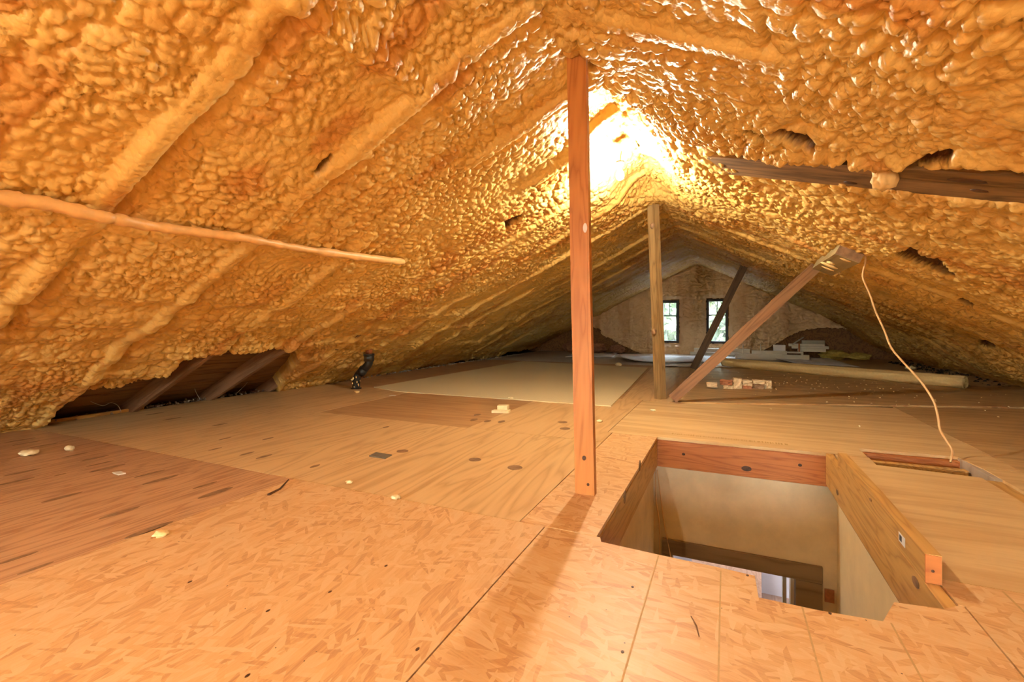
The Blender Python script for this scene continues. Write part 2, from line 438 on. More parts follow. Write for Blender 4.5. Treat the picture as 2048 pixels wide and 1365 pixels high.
left_void = [(lroof(u, v).x, lroof(u, v).y) for u, v in [(52,872),(88,835),(118,806),(150,786),(185,772),(250,764),(318,748),(352,728),(392,708),(440,699),(500,700),(545,692),(580,700),(596,716),(580,742),(556,766),(540,800),(300,860)]]
wood_left = [[(1010,437),(1044,427),(1036,441),(1012,457)], [(627,346),(640,331),(666,304),(660,315),(642,336),(630,348)], [(385,152),(396,141),(391,150),(372,180)]]
wood_right = [[(1540,255),(1590,258),(1632,274),(1630,294),(1575,272)], [(1795,500),(1832,488),(1850,500),(1882,510),(1912,538),(1914,556),(1862,536),(1812,512)],
              [(1166,104),(1184,108),(1206,134),(1166,123)], [(1812,322),(1850,308),(1908,296),(1900,314),(1830,322)],
              [(1545,268),(1500,245),(1498,252),(1540,275)], [(1655,318),(1700,308),(1720,316),(1690,326)],
              [(-.25, 8.74), (-.25, 8.80), (.6, 9.0), (2.5, 9.28), (2.5, 9.20), (.6, 8.90)], [(.9, 6.62), (2.2, 6.70), (2.2, 6.66), (.9, 6.59)], [(1960,688),(1985,692),(1990,702),(1965,700)], [(1920,600),(1945,608),(1942,612),(1920,604)]]
BEAM0, BEAM1 = rroof(1440, 322, 0), rroof(2110, 368, 0)

def slope(side):
    ys = [YB]
    while ys[-1] < YF + .02:
        y = ys[-1]
        ys.append(y + (.035 if y < .25 else (max(.0078, .0033*y))))
    ys = np.array(ys)
    tmax = 4.95 if side < 0 else 4.75
    ts = np.concatenate([np.arange(-.06, .3, .012), np.arange(.3, tmax, .0098)])
    Y, T = np.meshgrid(ys, ts, indexing='ij')
    s0 = 100 if side < 0 else 500
    wy = Y + .030*(vn(Y/.17, T/.17, s0+1)-.5)*2 + .006*(vn(Y/.05, T/.05, s0+2)-.5)*2
    wt = T + .030*(vn(Y/.17, T/.17, s0+3)-.5)*2 + .006*(vn(Y/.05, T/.05, s0+4)-.5)*2
    big = fbm(Y/.5, T/.55, s0+5)-.5
    band = fbm(wy/.22, wt/1.6, s0+6, 2)-.5                       # passes of the spray gun, up and down the slope
    a1 = .35 + .65*sstep(.35, .62, fbm(Y/.55, T/.55, s0+7, 2))
    a2 = .35 + .65*sstep(.35, .6, fbm(Y/.4, T/.4, s0+8, 2))
    f1, f2, d1, r1 = worley(wy/.105, wt/.085, s0+11); p1 = 1-1.35*f1**2
    g1, g2, e1, q1 = worley(wy/.056, wt/.047, s0+12); p2 = 1-1.35*g1**2
    k1, k2, _, _ = worley(wy/.031, wt/.028, s0+13); p3 = 1-1.3*k1**2
    if side > 0:
        p1 = p1 + .55*d1; p2 = p2 + .7*e1
        cr = .015*np.exp(-((f2-f1)/.11)**2)*a1 + .012*np.exp(-((g2-g1)/.15)**2)*a2
        h = .055*big + .035*band + .024*p1*a1 + .016*p2*a2 + .006*p3 - cr
    else:
        cr = .015*np.exp(-((f2-f1)/.11)**2)*a1 + .014*np.exp(-((g2-g1)/.15)**2)*a2
        h = .040*big + .026*band + .018*p1*a1 + .016*p2*a2 + .0065*p3 - cr
    tint = sstep(.50, .72, fbm(wy/.16, wt/.5, s0+20)) * sstep(.42, .6, fbm(Y/.7, T/.8, s0+21))
    # rafters: smooth rounded ribs under the foam with a crease behind each
    for i, yr in enumerate(RAFT):
        off = 0.0 if side < 0 else .085
        d = Y - yr - off - .018*(vn(T/.35, T*0+i*3.3, s0+30)-.5)*2
        pres = sstep(.18, .5, vn(T/.9+i*5.1, T*0+i, s0+31))
        if side < 0 and i in (5, 6): pres = np.maximum(pres, .85)
        g = np.exp(-(d/.045)**4) * pres
        amp = (.040 if side < 0 else .026) + .03*(vn(T/.5, T*0+i*2.2, s0+32)-.5)
        h = h*(1-.68*g) + g*(amp + .0022*np.sin(T*210 + 9*vn(Y/.03, T/.05, 3)))
        h = h - .030*np.exp(-((d-.080)/.018)**2)*pres*sstep(.35, .6, vn(T/.25, T*0+i*7.7, s0+33))
        tint = np.maximum(tint, .45*np.exp(-((d-.11)/.05)**2)*vn(T/.3, T*0+i*4.4, s0+34))
    h = h + (.010+.035*sstep(2.7, 3.4, Y))*np.exp(-(np.maximum(T, 0)/.11)**2)*(1-.5*sstep(4, 7, Y)) - .15*np.exp(-(np.maximum(T, 0)/.24)**2)*sstep(2.45, 2.9, Y)*(1-sstep(4.6, 5.1, Y))                # filled ridge
    if side < 0:                                                  # lump of foam over a cross block high on the slope
        tb = (RX + 1.23) * -1 / math.cos(AL) * -1
        tb = (1.23 + RX) / math.cos(AL)
        dd = T - tb - .02*(vn(Y/.2, Y*0, 77)-.5)
        h = h + .05*np.exp(-(dd/.055)**4) * sstep(.6, .9, Y) * (1-sstep(1.70, 1.78, Y))
        h = h + .035*sstep(3.2, 4.6, T) * (vn(Y/.6, T/.4, 71)) + .085*sstep(2.0, 2.8, T)*(fbm(wy/1.3 + T*.5, wt/.17, 72, 2)-.5)
    else:
        h = h + .13*sstep(3.3, 4.15, T)
    a = AL if side < 0 else AR
    X0 = RX + side*T*math.cos(a); wood = np.zeros_like(h)
    if side < 0:
        Xw = X0 + .02*(vn(Y/.05, T/.05, 55)-.5); Yw = Y + .02*(vn(Y/.05, T/.05, 56)-.5)
        m = inpoly(Xw, Yw, left_void).astype(float)
        for _ in range(7):                                        # round the foam off towards its edge
            m2 = m.copy(); m2[1:-1,1:-1] = (m[:-2,1:-1]+m[2:,1:-1]+m[1:-1,:-2]+m[1:-1,2:]+m[1:-1,1:-1])/5; m = m2
        h = h - .24*sstep(.25, .95, m)
    for poly in (wood_left if side < 0 else wood_right):
        fn = lroof if side < 0 else rroof
        pl = poly if abs(poly[0][0]) < 20 else [(fn(u, v).x, fn(u, v).y) for u, v in poly]
        mx = inpoly(X0 + .008*(vn(Y/.02, T/.02, 5)-.5), Y + .008*(vn(Y/.02, T/.02, 6)-.5), pl)
        mf = mx.astype(float)
        for _ in range(2 if side < 0 or abs(poly[0][0]) > 20 else 1):
            m2 = mf.copy(); m2[1:-1,1:-1] = (mf[:-2,1:-1]+mf[2:,1:-1]+mf[1:-1,:-2]+mf[1:-1,2:]+mf[1:-1,1:-1])/5; mf = m2
        wood = np.maximum(wood, sstep(.05, .45, mf)); h = h*(1-mf) + mf*(np.minimum(h, 0) - .06)
    if side > 0:                                                  # the dark board stays partly bare
        ax = (BEAM1 - BEAM0); L = ax.length
        ux, uy = ax.x/ax.xy.length, ax.y/ax.xy.length
        rx_, ry_ = X0-BEAM0.x, Y-BEAM0.y
        al = rx_*ux + ry_*uy; ac = -rx_*uy*1.0 + ry_*ux
        wob = .030*(fbm(al/.25, al*0, 61)-.5)*2
        n1 = fbm(al/.30, ac/.25, 62)-.42; n2 = fbm(al/.22, ac/.2, 63)-.5
        inside = (1-sstep(.085, .125, ac + .17*np.maximum(n1, 0)*(1.6-.5*al))) * (1-sstep(.10, .135, -ac + .10*n2)) * sstep(.10, .40, al + .2*n2)
        h = h*(1-inside) + inside*(-.05)
        h = h + .030*np.exp(-((ac+wob+.165)/.04)**2)*sstep(.0, .4, al) + .022*np.exp(-((ac+wob-.150)/.045)**2)*sstep(.2, .6, al)
    keepdeck = np.ones_like(h)
    if side < 0: keepdeck = 1-sstep(.02, .2, m)
    h = np.where(keepdeck > .5, np.maximum(h, -.118), h)
    nx, nz = -side*math.sin(a), -math.cos(a)
    RZY = RZ + .027*np.maximum(0, Y-4.5)
    P = np.stack([X0 + nx*h, Y, RZY - T*math.sin(a) + nz*h], -1)
    o = grid_mesh('spray_foam', P, M['foam'], {'tint': tint, 'wood': wood}, None, ceiling, flip=(side > 0))
    tag(o, 'lumpy orange spray foam coating the %s roof slope' % ('left' if side < 0 else 'right'))
    return o
slope(-1); slope(1)

# rafters that show bare in the gap above the left eave
for yr in (2.45, 3.15, 3.84):
    p0, p1 = slope_pt(-1, yr, 3.2, -.055), slope_pt(-1, yr, 5.0, -.055)
    nrm = Vector((math.sin(AL), 0, -math.cos(AL)))
    board_obj('rafter', p0, p1, .045, .15, nrm, M['rafter'], ceiling, seed=int(yr*10))
# boards of the roof deck seen in that gap
for i in range(6):
    t0 = 3.55 + i*.235
    a_, b_ = slope_pt(-1, 1.2, t0+.11, -.118), slope_pt(-1, 4.3, t0+.11, -.118)
    mesh_obj('deck_board', beam_bm(a_, b_, .222, .018, Vector((math.sin(AL), 0, -math.cos(AL))), seed=i), M['deck'], ceiling)

# ------------------------------------------------------------------ gables
WIN = [(-1.564, -1.125, .29, 1.395), (-.456, .04, .288, 1.41)]
BWIN = [(-3.0, -2.1, .35, 1.15), (.3, 1.2, .35, 1.3)]
def gable_panel(y0, y1, wins, name, mat):
    bm = bmesh.new()
    xs = sorted({-6.0, 4.7, RX, *[w_[0] for w_ in wins], *[w_[1] for w_ in wins]})
    def top(x): return rz(y0) + .155 - (ML*(RX-x) if x < RX else MR*(x-RX))
    for a_, b_ in zip(xs[:-1], xs[1:]):
        win = [w_ for w_ in wins if w_[0] <= a_ + 1e-6 and b_ <= w_[1] + 1e-6]
        bands = [(-.45, None)] if not win else [(-.45, win[0][2]), (win[0][3], None)]
        for lo, hi in bands:
            za, zb = (top(a_), top(b_)) if hi is None else (hi, hi)
            za, zb = max(za, lo+.01), max(zb, lo+.01)
            v = [bm.verts.new(p) for p in ((a_,y0,lo),(b_,y0,lo),(b_,y0,zb),(a_,y0,za),(a_,y1,lo),(b_,y1,lo),(b_,y1,zb),(a_,y1,za))]
            for f in ((0,1,2,3),(7,6,5,4),(0,4,5,1),(1,5,6,2),(2,6,7,3),(3,7,4,0)): bm.faces.new([v[k] for k in f])
    return tag(mesh_obj(name, bm, mat), kind='structure')
wall_back = gable_panel(YF, YF+.10, WIN, 'wall_back', M['deck'])
wall_front = gable_panel(YB-.10, YB, BWIN, 'wall_front', M['deck'])
def gable_foam():
    Yp = YF
    xs = np.arange(-4.5, 3.3, .013); zs = np.arange(-.01, 2.5, .013)
    X, Z = np.meshgrid(xs, zs, indexing='ij')
    wx = X + .05*(vn(X/.2, Z/.2, 801)-.5)*2; wz = Z + .05*(vn(X/.2, Z/.2, 802)-.5)*2
    f, _, _, _ = worley(wx/.10, wz/.075, 803); g, _, _, _ = worley(wx/.05, wz/.04, 804)
    rough_ = .35 + .65*sstep(.35, .65, fbm(X/.6, Z/.6, 805, 2))
    streak = vn(wx/.11, Z/1.2, 806)-.5
    h = .085 + .042*(1-1.3*f**2)*rough_ + .020*(1-1.3*g**2) + .03*streak + .05*(fbm(X/.7, Z/.7, 807)-.5)
    for xr in np.arange(-4.4, 3.3, .41): h = h + .02*np.exp(-((X-xr)/.05)**2)
    keep = np.ones(X.shape, bool)
    jx = .02*(vn(X/.05, Z/.05, 808)-.5); jz = .02*(vn(X/.05, Z/.05, 809)-.5)
    for (a_, b_, c_, d_) in WIN:
        ins = (X+jx > a_-.012) & (X+jx < b_+.012) & (Z+jz > c_-.012) & (Z+jz < d_+.012); keep &= ~ins
        dx = np.maximum(np.maximum(a_-X, X-b_), 0); dz = np.maximum(np.maximum(c_-Z, Z-d_), 0)
        h = h*(.35 + .65*sstep(0, .12, np.hypot(dx, dz)))
    lv = [(p.x, p.z) for p in (atY(u, v, YF-.1) for u, v in [(1100,655),(1182,655),(1200,660),(1205,672),(1222,678),(1240,690),(1262,700),(1285,709),(1285,730),(1100,730)])]
    rv = [(p.x, p.z) for p in (atY(u, v, YF-.1) for u, v in [(1522,705),(1548,690),(1580,672),(1612,660),(1650,656),(1720,660),(1900,700),(1900,740),(1522,740)])]
    for pl in (lv, rv):
        ins = inpoly(X+1.5*jx, Z+1.5*jz, pl); keep &= ~ins
    P = np.stack([X, Yp - h, Z], -1)
    o = grid_mesh('spray_foam', P, M['foam_wall'], {'tint': np.clip(streak*1.6, 0, 1)}, keep[:-1,:-1], wall_back)
    tag(o, 'tan spray foam with vertical streaks on the far gable wall')
gable_foam()
# plain foam on the gable behind the photographer
def back_foam():
    xs = np.arange(-4.8, 3.6, .06); zs = np.arange(-.01, 2.3, .06)
    X, Z = np.meshgrid(xs, zs, indexing='ij')
    h = .06 + .05*fbm(X/.2, Z/.2, 901)
    keep = np.ones(X.shape, bool)
    for (a_, b_, c_, d_) in BWIN: keep &= ~((X > a_-.06) & (X < b_) & (Z > c_-.06) & (Z < d_))
    grid_mesh('spray_foam', np.stack([X, YB + h, Z], -1), M['foam_wall'], {'tint': h*0}, keep[:-1,:-1], wall_front, flip=True)
back_foam()

def window(name, x0, x1, z0, z1, y, muntin=True):
    o = empty(name, ((x0+x1)/2, y, z0)); tag(o, kind='structure')
    fw = .060
    def part(nm, a, b, c, d, ya, yb, mat): return mesh_obj(nm, box_bm(a, b, ya, yb, c, d, bev=.003), mat, o)
    ya, yb = y-.075, y+.06
    for nm, a, b, c, d in (('frame_side', x0, x0+fw, z0, z1), ('frame_side', x1-fw, x1, z0, z1), ('frame_head', x0+fw, x1-fw, z1-fw, z1), ('frame_sill', x0+fw, x1-fw, z0, z0+fw)):
        part(nm, a, b, c, d, ya, yb, M['frame'])
    zm = z0 + (z1-z0)*.64; xm = (x0+x1)/2
    part('meeting_rail', x0+fw, x1-fw, zm-.012, zm+.012, y-.03, y+.02, M['frame'])
    part('muntin', xm-.009, xm+.009, zm+.012, z1-fw, y-.03, y+.02, M['frame'])
    for a, b, c, d in ((x0+fw, x1-fw, z0+fw, zm-.012), (x0+fw, xm-.009, zm+.012, z1-fw), (xm+.009, x1-fw, zm+.012, z1-fw)):
        part('glass_pane', a, b, c, d, y-.003, y+.001, M['glass'])
    return o
for i, w_ in enumerate(WIN): window('window_%d' % (i+1), *w_, YF+.03)
for i, w_ in enumerate(BWIN): window('window_%d' % (i+3), *w_, YB-.03)

# ------------------------------------------------------------------ the floor
HX0, HX1, HY0, HY1 = -.44, .557, 1.66, 3.43          # stair hatch
SX0, SX1, SY0, SY1 = .77, 1.26, 3.24, 3.64           # small opening in the boards to its right
xs = [-5.75, HX0-.04, HX1+.04, SX0, SX1, 4.6]; ysg = [YB-.1, HY0-.2, SY0, HY1+.04, SY1, YF+.1]
bm = bmesh.new()
for i in range(len(xs)-1):
    for j in range(len(ysg)-1):
        cx, cy = (xs[i]+xs[i+1])/2, (ysg[j]+ysg[j+1])/2
        if HX0-.04 < cx < HX1+.04 and HY0-.2 < cy < HY1+.04: continue
        if SX0 < cx < SX1 and SY0 < cy < SY1: continue
        box_bm(xs[i], xs[i+1], ysg[j], ysg[j+1], -.26, -.022, bm)
bmesh.ops.remove_doubles(bm, verts=bm.verts[:], dist=1e-5)
seen = {}
for f in bm.faces[:]:
    kx = tuple(sorted(v.index for v in f.verts)); 
floor = tag(mesh_obj('floor', bm, M['dirt']), kind='structure')
GAP = .0042
def panel(name, poly, mat, z=0.0, thk=.018):
    cx = sum(p[0] for p in poly)/len(poly); cy = sum(p[1] for p in poly)/len(poly)
    q = []
    for p in poly:
        dx, dy = cx-p[0], cy-p[1]
        q.append((p[0] + math.copysign(min(GAP/2, abs(dx)), dx), p[1] + math.copysign(min(GAP/2, abs(dy)), dy)))
    return mesh_obj(name, prism_bm(q, z-thk, z), mat, floor)
def R4(x0, x1, y0, y1): return [(x0,y0),(x1,y0),(x1,y1),(x0,y1)]
EL, ER = -4.93, 3.6
PN = {}
PN['a'] = panel('plywood_sheet', R4(EL, -2.02, YB+.05, 1.735), M['ply_red'])
PN['osb_a'] = panel('osb_sheet', R4(-2.02, -.648, YB+.05, 1.735), M['osb'], .0008)
PN['osb_b'] = panel('osb_sheet', [(-.648, YB+.05), (.612, YB+.05), (.612, 1.74), (.598, 1.735), (.557, 1.70), (.44, 1.682), (.385, 1.562), (.24, 1.548), (.088, 1.547), (.083, 1.675), (-.016, 1.683), (-.22, 1.69), (-.418, 1.702), (-.43, 1.735), (-.648, 1.735)], M['osb2'], 0)
PN['osb_c'] = panel('osb_sheet', [(.612, YB+.05), (ER, YB+.05), (ER, 1.892), (.597, 1.892), (.597, 1.742), (.612, 1.742)], M['osb2'], .0006)
PN['b'] = panel('plywood_sheet', R4(EL, -.757, 1.735, 3.13), M['ply_fig'], .0004)
PN['c'] = panel('plywood_sheet', R4(-3.33, -1.80, 3.13, 4.60), M['ply_dark'], -.0008)
PN['d'] = panel('plywood_sheet', R4(EL, -3.33, 3.13, 4.60), M['ply'], 0)
PN['e'] = panel('plywood_sheet', [(-1.80,3.13),(-.757,3.13),(-.757,3.43),(-.79,3.43),(-.79,5.0),(-1.80,5.0)], M['ply'], .0006)
PN['s1'] = panel('osb_sheet', R4(-.757, HX0, 1.735, 2.15), M['osb2'], .0012)
PN['s2'] = panel('osb_sheet', R4(-.757, HX0, 2.15, 3.43), M['osb2'], -.0004)
PN['f'] = panel('plywood_sheet', [(-.79, 3.43), (SX0, 3.43), (SX0, 3.64), (SX1, 3.665), (1.285, 3.43), (1.45, 3.43), (1.45, 5.55), (-.79, 4.93)], M['ply_pale'], .0006)
PN['g'] = panel('plywood_sheet', [(HX1+.045, 1.892), (1.205, 1.892), (1.205, 3.225), (SX0, 3.27), (SX0, 3.43), (HX1+.045, 3.43)], M['ply_pale'], 0)
PN['h'] = panel('plywood_sheet', R4(1.285, ER, 1.892, 3.43), M['ply_pale'], -.0006)
PN['i'] = panel('plywood_sheet', R4(1.45, ER, 3.43, 5.3), M['ply_old'], .0005)
PN['j'] = panel('plywood_sheet', [(-.52, 4.915), (2.62, 6.02), (ER, 6.35), (ER, 9.2), (-.35, 9.2), (-.40, 5.2)], M['ply_old'], .016)
PN['k'] = panel('plywood_sheet', [(-1.0, 4.95), (-.79, 5.0), (-.52, 4.93), (-.40, 5.2), (-.36, 9.2), (-1.25, 9.2)], M['ply'], 0)
PN['k2'] = panel('plywood_sheet', [(1.45, 5.3), (ER, 5.3), (ER, 6.34), (1.45, 5.6)], M['ply_old'], 0)
PN['l'] = panel('plywood_sheet', R4(EL, -2.4, 4.60, 9.2), M['ply_dark'], 0)
PN['l2'] = panel('plywood_sheet', R4(-2.4, -1.0, 4.60, 9.2), M['ply_dark'], -.001)
PN['m'] = panel('plywood_sheet', R4(EL, -.9, 9.2, YF), M['ply_far'], .0)
PN['n'] = panel('plywood_sheet', R4(-.9, 1.9, 9.2, YF), M['ply_far'], -.0008)
PN['o'] = panel('plywood_sheet', R4(1.9, ER, 9.2, YF), M['ply_old'], -.001)
# inside of the small opening: joist, cross piece, dust
mesh_obj('joist', box_bm(SX0-.01, SX1, SY1-.012, SY1+.03, -.20, -.020, bev=.002), M['header'], floor)
mesh_obj('cross_piece', box_bm(SX0, SX1-.015, SY1-.16, SY1-.115, -.12, -.035, bev=.003), M['trimmer'], floor)
mesh_obj('joist', box_bm(SX1-.002, SX1+.040, 3.23, SY1+.02, -.20, -.004, bev=.002), M['ply_far'], floor)
mesh_obj('joist', box_bm(1.207, 1.283, 1.90, 3.228, -.20, -.012, bev=.002), M['trimmer'], floor)
mesh_obj('ceiling_lath', box_bm(SX0-.02, SX1+.02, SY0-.02, SY1+.02, -.27, -.24), M['dirt'], floor)
# printed nailing guide lines on the OSB
for x, ya, yb in ((-.212, .55, 1.68), (-.016, .55, 1.66), (.195, .75, 1.545), (.40, .8, 1.56)):
    mesh_obj('guide_line', box_bm(x-.0022, x+.0022, ya, yb, .0, .0005), M['ink'], PN['osb_b'])
for x in (.75, .95): mesh_obj('guide_line', box_bm(x-.0028, x+.0028, .9, 1.88, .0006, .0011), M['ink'], PN['osb_c'])
# faded ink stamp strokes behind the hatch
bm = bmesh.new(); r = random.Random(5)
a0, a1 = fl(1345, 868), fl(1575, 890)
for i in range(46):
    p = a0.lerp(a1, i/45 + r.uniform(-.006, .006)); ln = r.uniform(.02, .05); dx = r.uniform(.002, .006)
    box_bm(p.x-dx, p.x+dx, p.y-ln/2, p.y+ln/2+r.uniform(-.01,.01), .0004, .0010, bm)
mesh_obj('ink_stamp', bm, M['ink'], PN['f'])

# plugs and knots in the plywood
def oval(par, u, v, L, W, mat='knot', z=0.0012, ang=0.0, ring=True):
    p = fl(u, v); bm = bmesh.new(); n = 20; vs = []
    for k in range(n):
        t = 2*math.pi*k/n; c, s = math.cos(t), math.sin(t)
        x = W/2*math.copysign(abs(s)**1.25, s); y = L/2*c
        vs.append(bm.verts.new((p.x + x*math.cos(ang) - y*math.sin(ang), p.y + x*math.sin(ang) + y*math.cos(ang), z)))
    bm.faces.new(vs)
    ret = bmesh.ops.extrude_face_region(bm, geom=bm.faces[:])
    for e in ret['geom']:
        if isinstance(e, bmesh.types.BMVert): e.co.z -= .0022
    return mesh_obj('plug', bm, M[mat], par)
for u, v, L, W in [(310,828,.15,.035),(345,838,.15,.035),(440,850,.13,.032),(40,881,.16,.03),(53,887,.14,.025),(85,892,.16,.03),(150,911,.13,.028),(190,917,.14,.032),(215,937,.17,.04),(45,945,.15,.03),(30,964,.15,.03),(300,948,.15,.03),(322,960,.17,.04),(125,995,.15,.03),(410,971,.12,.025),(432,986,.17,.045),(240,1026,.15,.035),(300,1060,.17,.045),(38,1116,.10,.02),(72,1137,.09,.018),(120,950,.05,.016),(200,928,.13,.02)]:
    par = PN['a'] if fl(u, v).y < 1.735 and fl(u, v).x < -2.02 else PN['b']
    oval(par, u, v, L, W, 'knot', .0008)
for u, v, L, W in [(528,914,.11,.035),(494,908,.10,.03),(450,878,.09,.02),(536,878,.09,.03),(630,933,.07,.03),(805,903,.075,.075),(950,920,.075,.075),(1030,936,.085,.085),(430,899,.09,.018),(772,855,.07,.03)]:
    oval(PN['b'], u, v, L, W, 'knot', .0012)
for u, v in ((1125,845),(1130,858)): oval(PN['e'], u, v, .09, .08, 'knot', .0012)
for u, v in ((955,830),(948,840),(975,843),(1003,844)): oval(PN['e'] if fl(u, v).x > -1.8 else PN['c'], u, v, .10, .05, 'knot', .0012)
for u, v in ((380,1165),(536,1223),(660,1185),(772,1133),(495,1353),(835,1300)): oval(PN['osb_a'], u, v, .014, .008, 'knot_dark', .0014)
for u, v in ((1495,1152),(1660,1228),(1265,1175),(1245,1305)): oval(PN['osb_b'], u, v, .010, .008, 'knot_dark', .0012)
# strip of timber that edges the left eave, dirt behind it
mesh_obj('edge_strip', beam_bm((EL+.005, .3, .012), (EL+.005, 2.55, .012), .03, .026, (0,0,1), seed=3), M['trimmer'], floor)
def stuff_scatter(name, n, reg, mat, smin, smax, par, seed, label=None):
    r = random.Random(seed); bm = bmesh.new()
    for i in range(n):
        x, y, z = reg(r); s = r.uniform(smin, smax)
        m = Matrix.Translation((x, y, z)) @ Matrix.Rotation(r.uniform(0, 6.3), 4, (r.random(), r.random(), r.random()+.1)) @ Matrix.Diagonal((s, s*r.uniform(.4, 1), s*r.uniform(.25, .7), 1))
        bmesh.ops.create_icosphere(bm, subdivisions=1, radius=1, matrix=m)
    o = mesh_obj(name, bm, M[mat], par); o['kind'] = 'stuff'
    if label: o['label'] = label
    return o
stuff_scatter('debris', 420, lambda r: (r.uniform(-5.05, -4.90), r.uniform(1.6, 4.8), r.uniform(-.015, .02)), 'debris', .004, .022, floor, 8, 'grey crumbs and dust along the left eave')
stuff_scatter('debris', 260, lambda r: (lambda y: (-4.9+r.uniform(.0, .25)**1.0*.4, y, .003))(r.uniform(4.6, 11)), 'debris', .005, .03, floor, 18, 'dark crumbs along the foot of the left slope')
stuff_scatter('debris', 240, lambda r: (r.uniform(3.0, 3.35), r.uniform(4.5, 12), .006), 'dirt', .008, .04, floor, 28, 'dark crumbs along the foot of the right slope')
stuff_scatter('debris', 150, lambda r: (r.gauss(1.2, .7), r.gauss(6.9, .7), .018), 'foam_cut', .003, .011, floor, 38, 'pale crumbs strewn before the carpet roll')

# ------------------------------------------------------------------ hatch framing and the stairwell below
hatch = empty('hatch_frame', ((HX0+HX1)/2, HY1, -.10))
tag(hatch, 'timber framing around the stair hatch with reddish rear header board', 'hatch frame')
hd = mesh_obj('header_board', box_bm(HX0-.02, HX1+.012, HY1-.001, HY1+.037, -.205, -.0235, bev=.002), M['header'], hatch)
hd['label'] = 'reddish fir header board with three dark knots'
mesh_obj('header_lip', box_bm(HX0-.02, HX1+.012, HY1-.001, HY1+.03, -.0225, -.019), M['header'], hatch)
tr = mesh_obj('trimmer_board', box_bm(HX0-.038, HX0, 1.55, HY1-.002, -.205, -.0235, bev=.002), M['trimmer'], hatch)
jo = mesh_obj('trimmer_board', box_bm(HX1, HX1+.038, 1.47, HY1-.002, -.190, -.001, bev=.003), M['trimmer'], hatch)
def wall_knot(par, p, axis, w_, h_, mat='knot_dark'):
    bm = bmesh.new(); n = 16; vs = []
    for k in range(n):
        t = 2*math.pi*k/n
        a_, b_ = w_/2*math.cos(t), h_/2*math.sin(t)
        q = Vector(p) + (Vector((a_, 0, b_)) if axis == 'Y' else Vector((0, a_, b_)))
        vs.append(bm.verts.new(q))
    f = bm.faces.new(vs); ret = bmesh.ops.extrude_face_region(bm, geom=[f])
    for e in ret['geom']:
        if isinstance(e, bmesh.types.BMVert):
            if axis == 'Y': e.co.y += .004
            else: e.co.x += .004
    return mesh_obj('knot', bm, M[mat], par)
for u, v, a_, b_ in ((1367,909,.022,.018),(1600,931,.022,.018),(1493,938,.06,.035)):
    wall_knot(hd, atY(u, v, HY1-.003), 'Y', a_, b_)
def atX(u, v, X):
    d = ray(u, v); p = d * (X/d.x); p.z += H; return p
for u, v, a_, b_ in ((1674,985,.05,.03),(1830,1165,.06,.03),(1740,1000,.03,.012),(1712,935,.03,.010)):
    q = atX(u, v, HX1-.003)
    if -.18 < q.z < .085: wall_knot(jo, q, 'X', a_, b_, 'knot')
for u, v in ((1280,932),(1250,995)):
    q = atX(u, v, HX0+.0015); wall_knot(tr, (HX0-.002, q.y, q.z), 'X', .05, .06, 'knot')
curb = empty('curb_rail', (HX1+.02, 2.46, 0)); tag(curb, 'pale two-by-four curb laid on edge along the right side of the hatch', 'curb')
cb = mesh_obj('board', beam_bm((HX1+.0205, 1.848, .0445), (HX1+.0205, 3.09, .0445), .041, .089, (0,0,1), bev=.002, seed=2), M['trimmer'], curb)
ce = mesh_obj('end_grain', box_bm(HX1+.001, HX1+.040, 1.8445, 1.8480, .001, .087), M['header'], curb); ce['label'] = 'reddish sawn end'
bmn = bmesh.new(); bmesh.ops.create_uvsphere(bmn, u_segments=10, v_segments=6, radius=.0045, matrix=Matrix.Translation((HX1+.019, 1.8445, .040)) @ Matrix.Diagonal((1, .4, 1, 1)))
mesh_obj('nail_head', bmn, M['knot_dark'], curb)
st = mesh_obj('sticker', box_bm(HX1-.0008, HX1, 2.02, 2.085, .030, .062), M['white_paint'], curb); st['label'] = 'small white paper sticker with a bar code'
bm = bmesh.new()
for i in range(9): box_bm(HX1-.0011, HX1-.0007, 2.052+i*.0028, 2.0535+i*.0028, .036, .056, bm)
mesh_obj('bar_code', bm, M['frame'], st)
# bracket stub at the near right corner of the hatch
mesh_obj('corner_block', prism_bm([(.385,1.556),(.44,1.676),(.47,1.640),(.43,1.55)], -.16, -.0225), M['strut'], hatch)

YW = 3.47; ZL = -2.55
well = bmesh.new()
def sheet(bm, pts): bm.faces.new([bm.verts.new(p) for p in pts])
# plaster walls of the well: rear with door opening, left and right, near
DX0, DX1, DZ = -.39, .545, -.715
rear = tag(mesh_obj('wall_well_rear', box_bm(-.60, DX0, YW-.004, YW+.10, ZL, -.207, box_bm(DX1, .90, YW-.004, YW+.10, ZL, -.207, box_bm(DX0, DX1, YW-.004, YW+.10, DZ, -.207))), M['plaster']), kind='structure')
lft = tag(mesh_obj('wall_well_left', box_bm(HX0-.16, HX0-.030, -.6, YW-.005, ZL, -.207), M['plaster']), kind='structure')
rgt = tag(mesh_obj('wall_well_right', box_bm(.622, .72, -.6, YW-.005, ZL, -.262), M['plaster_pale']), kind='structure')
ner = tag(mesh_obj('wall_well_near', box_bm(HX0-.16, .72, -.7, -.6, ZL, -.262), M['plaster']), kind='structure')
tag(mesh_obj('floor_lower', box_bm(-1.6, 1.6, -.8, 6.6, ZL-.05, ZL), M['lower_floor']), kind='structure')
tag(mesh_obj('ceiling_lower', box_bm(-1.6, 1.6, YW+.10, 6.6, -.36, -.27), M['white_paint']), kind='structure')
tag(mesh_obj('wall_lower_far', box_bm(-1.6, 1.6, 6.6, 6.7, ZL, -.27), M['white_paint']), kind='structure')
tag(mesh_obj('wall_lower_left', box_bm(-1.7, -1.6, YW, 6.6, ZL, -.27), M['white_paint']), kind='structure')
tag(mesh_obj('wall_lower_right', box_bm(1.6, 1.7, YW, 6.6, ZL, -.27), M['white_paint']), kind='structure')
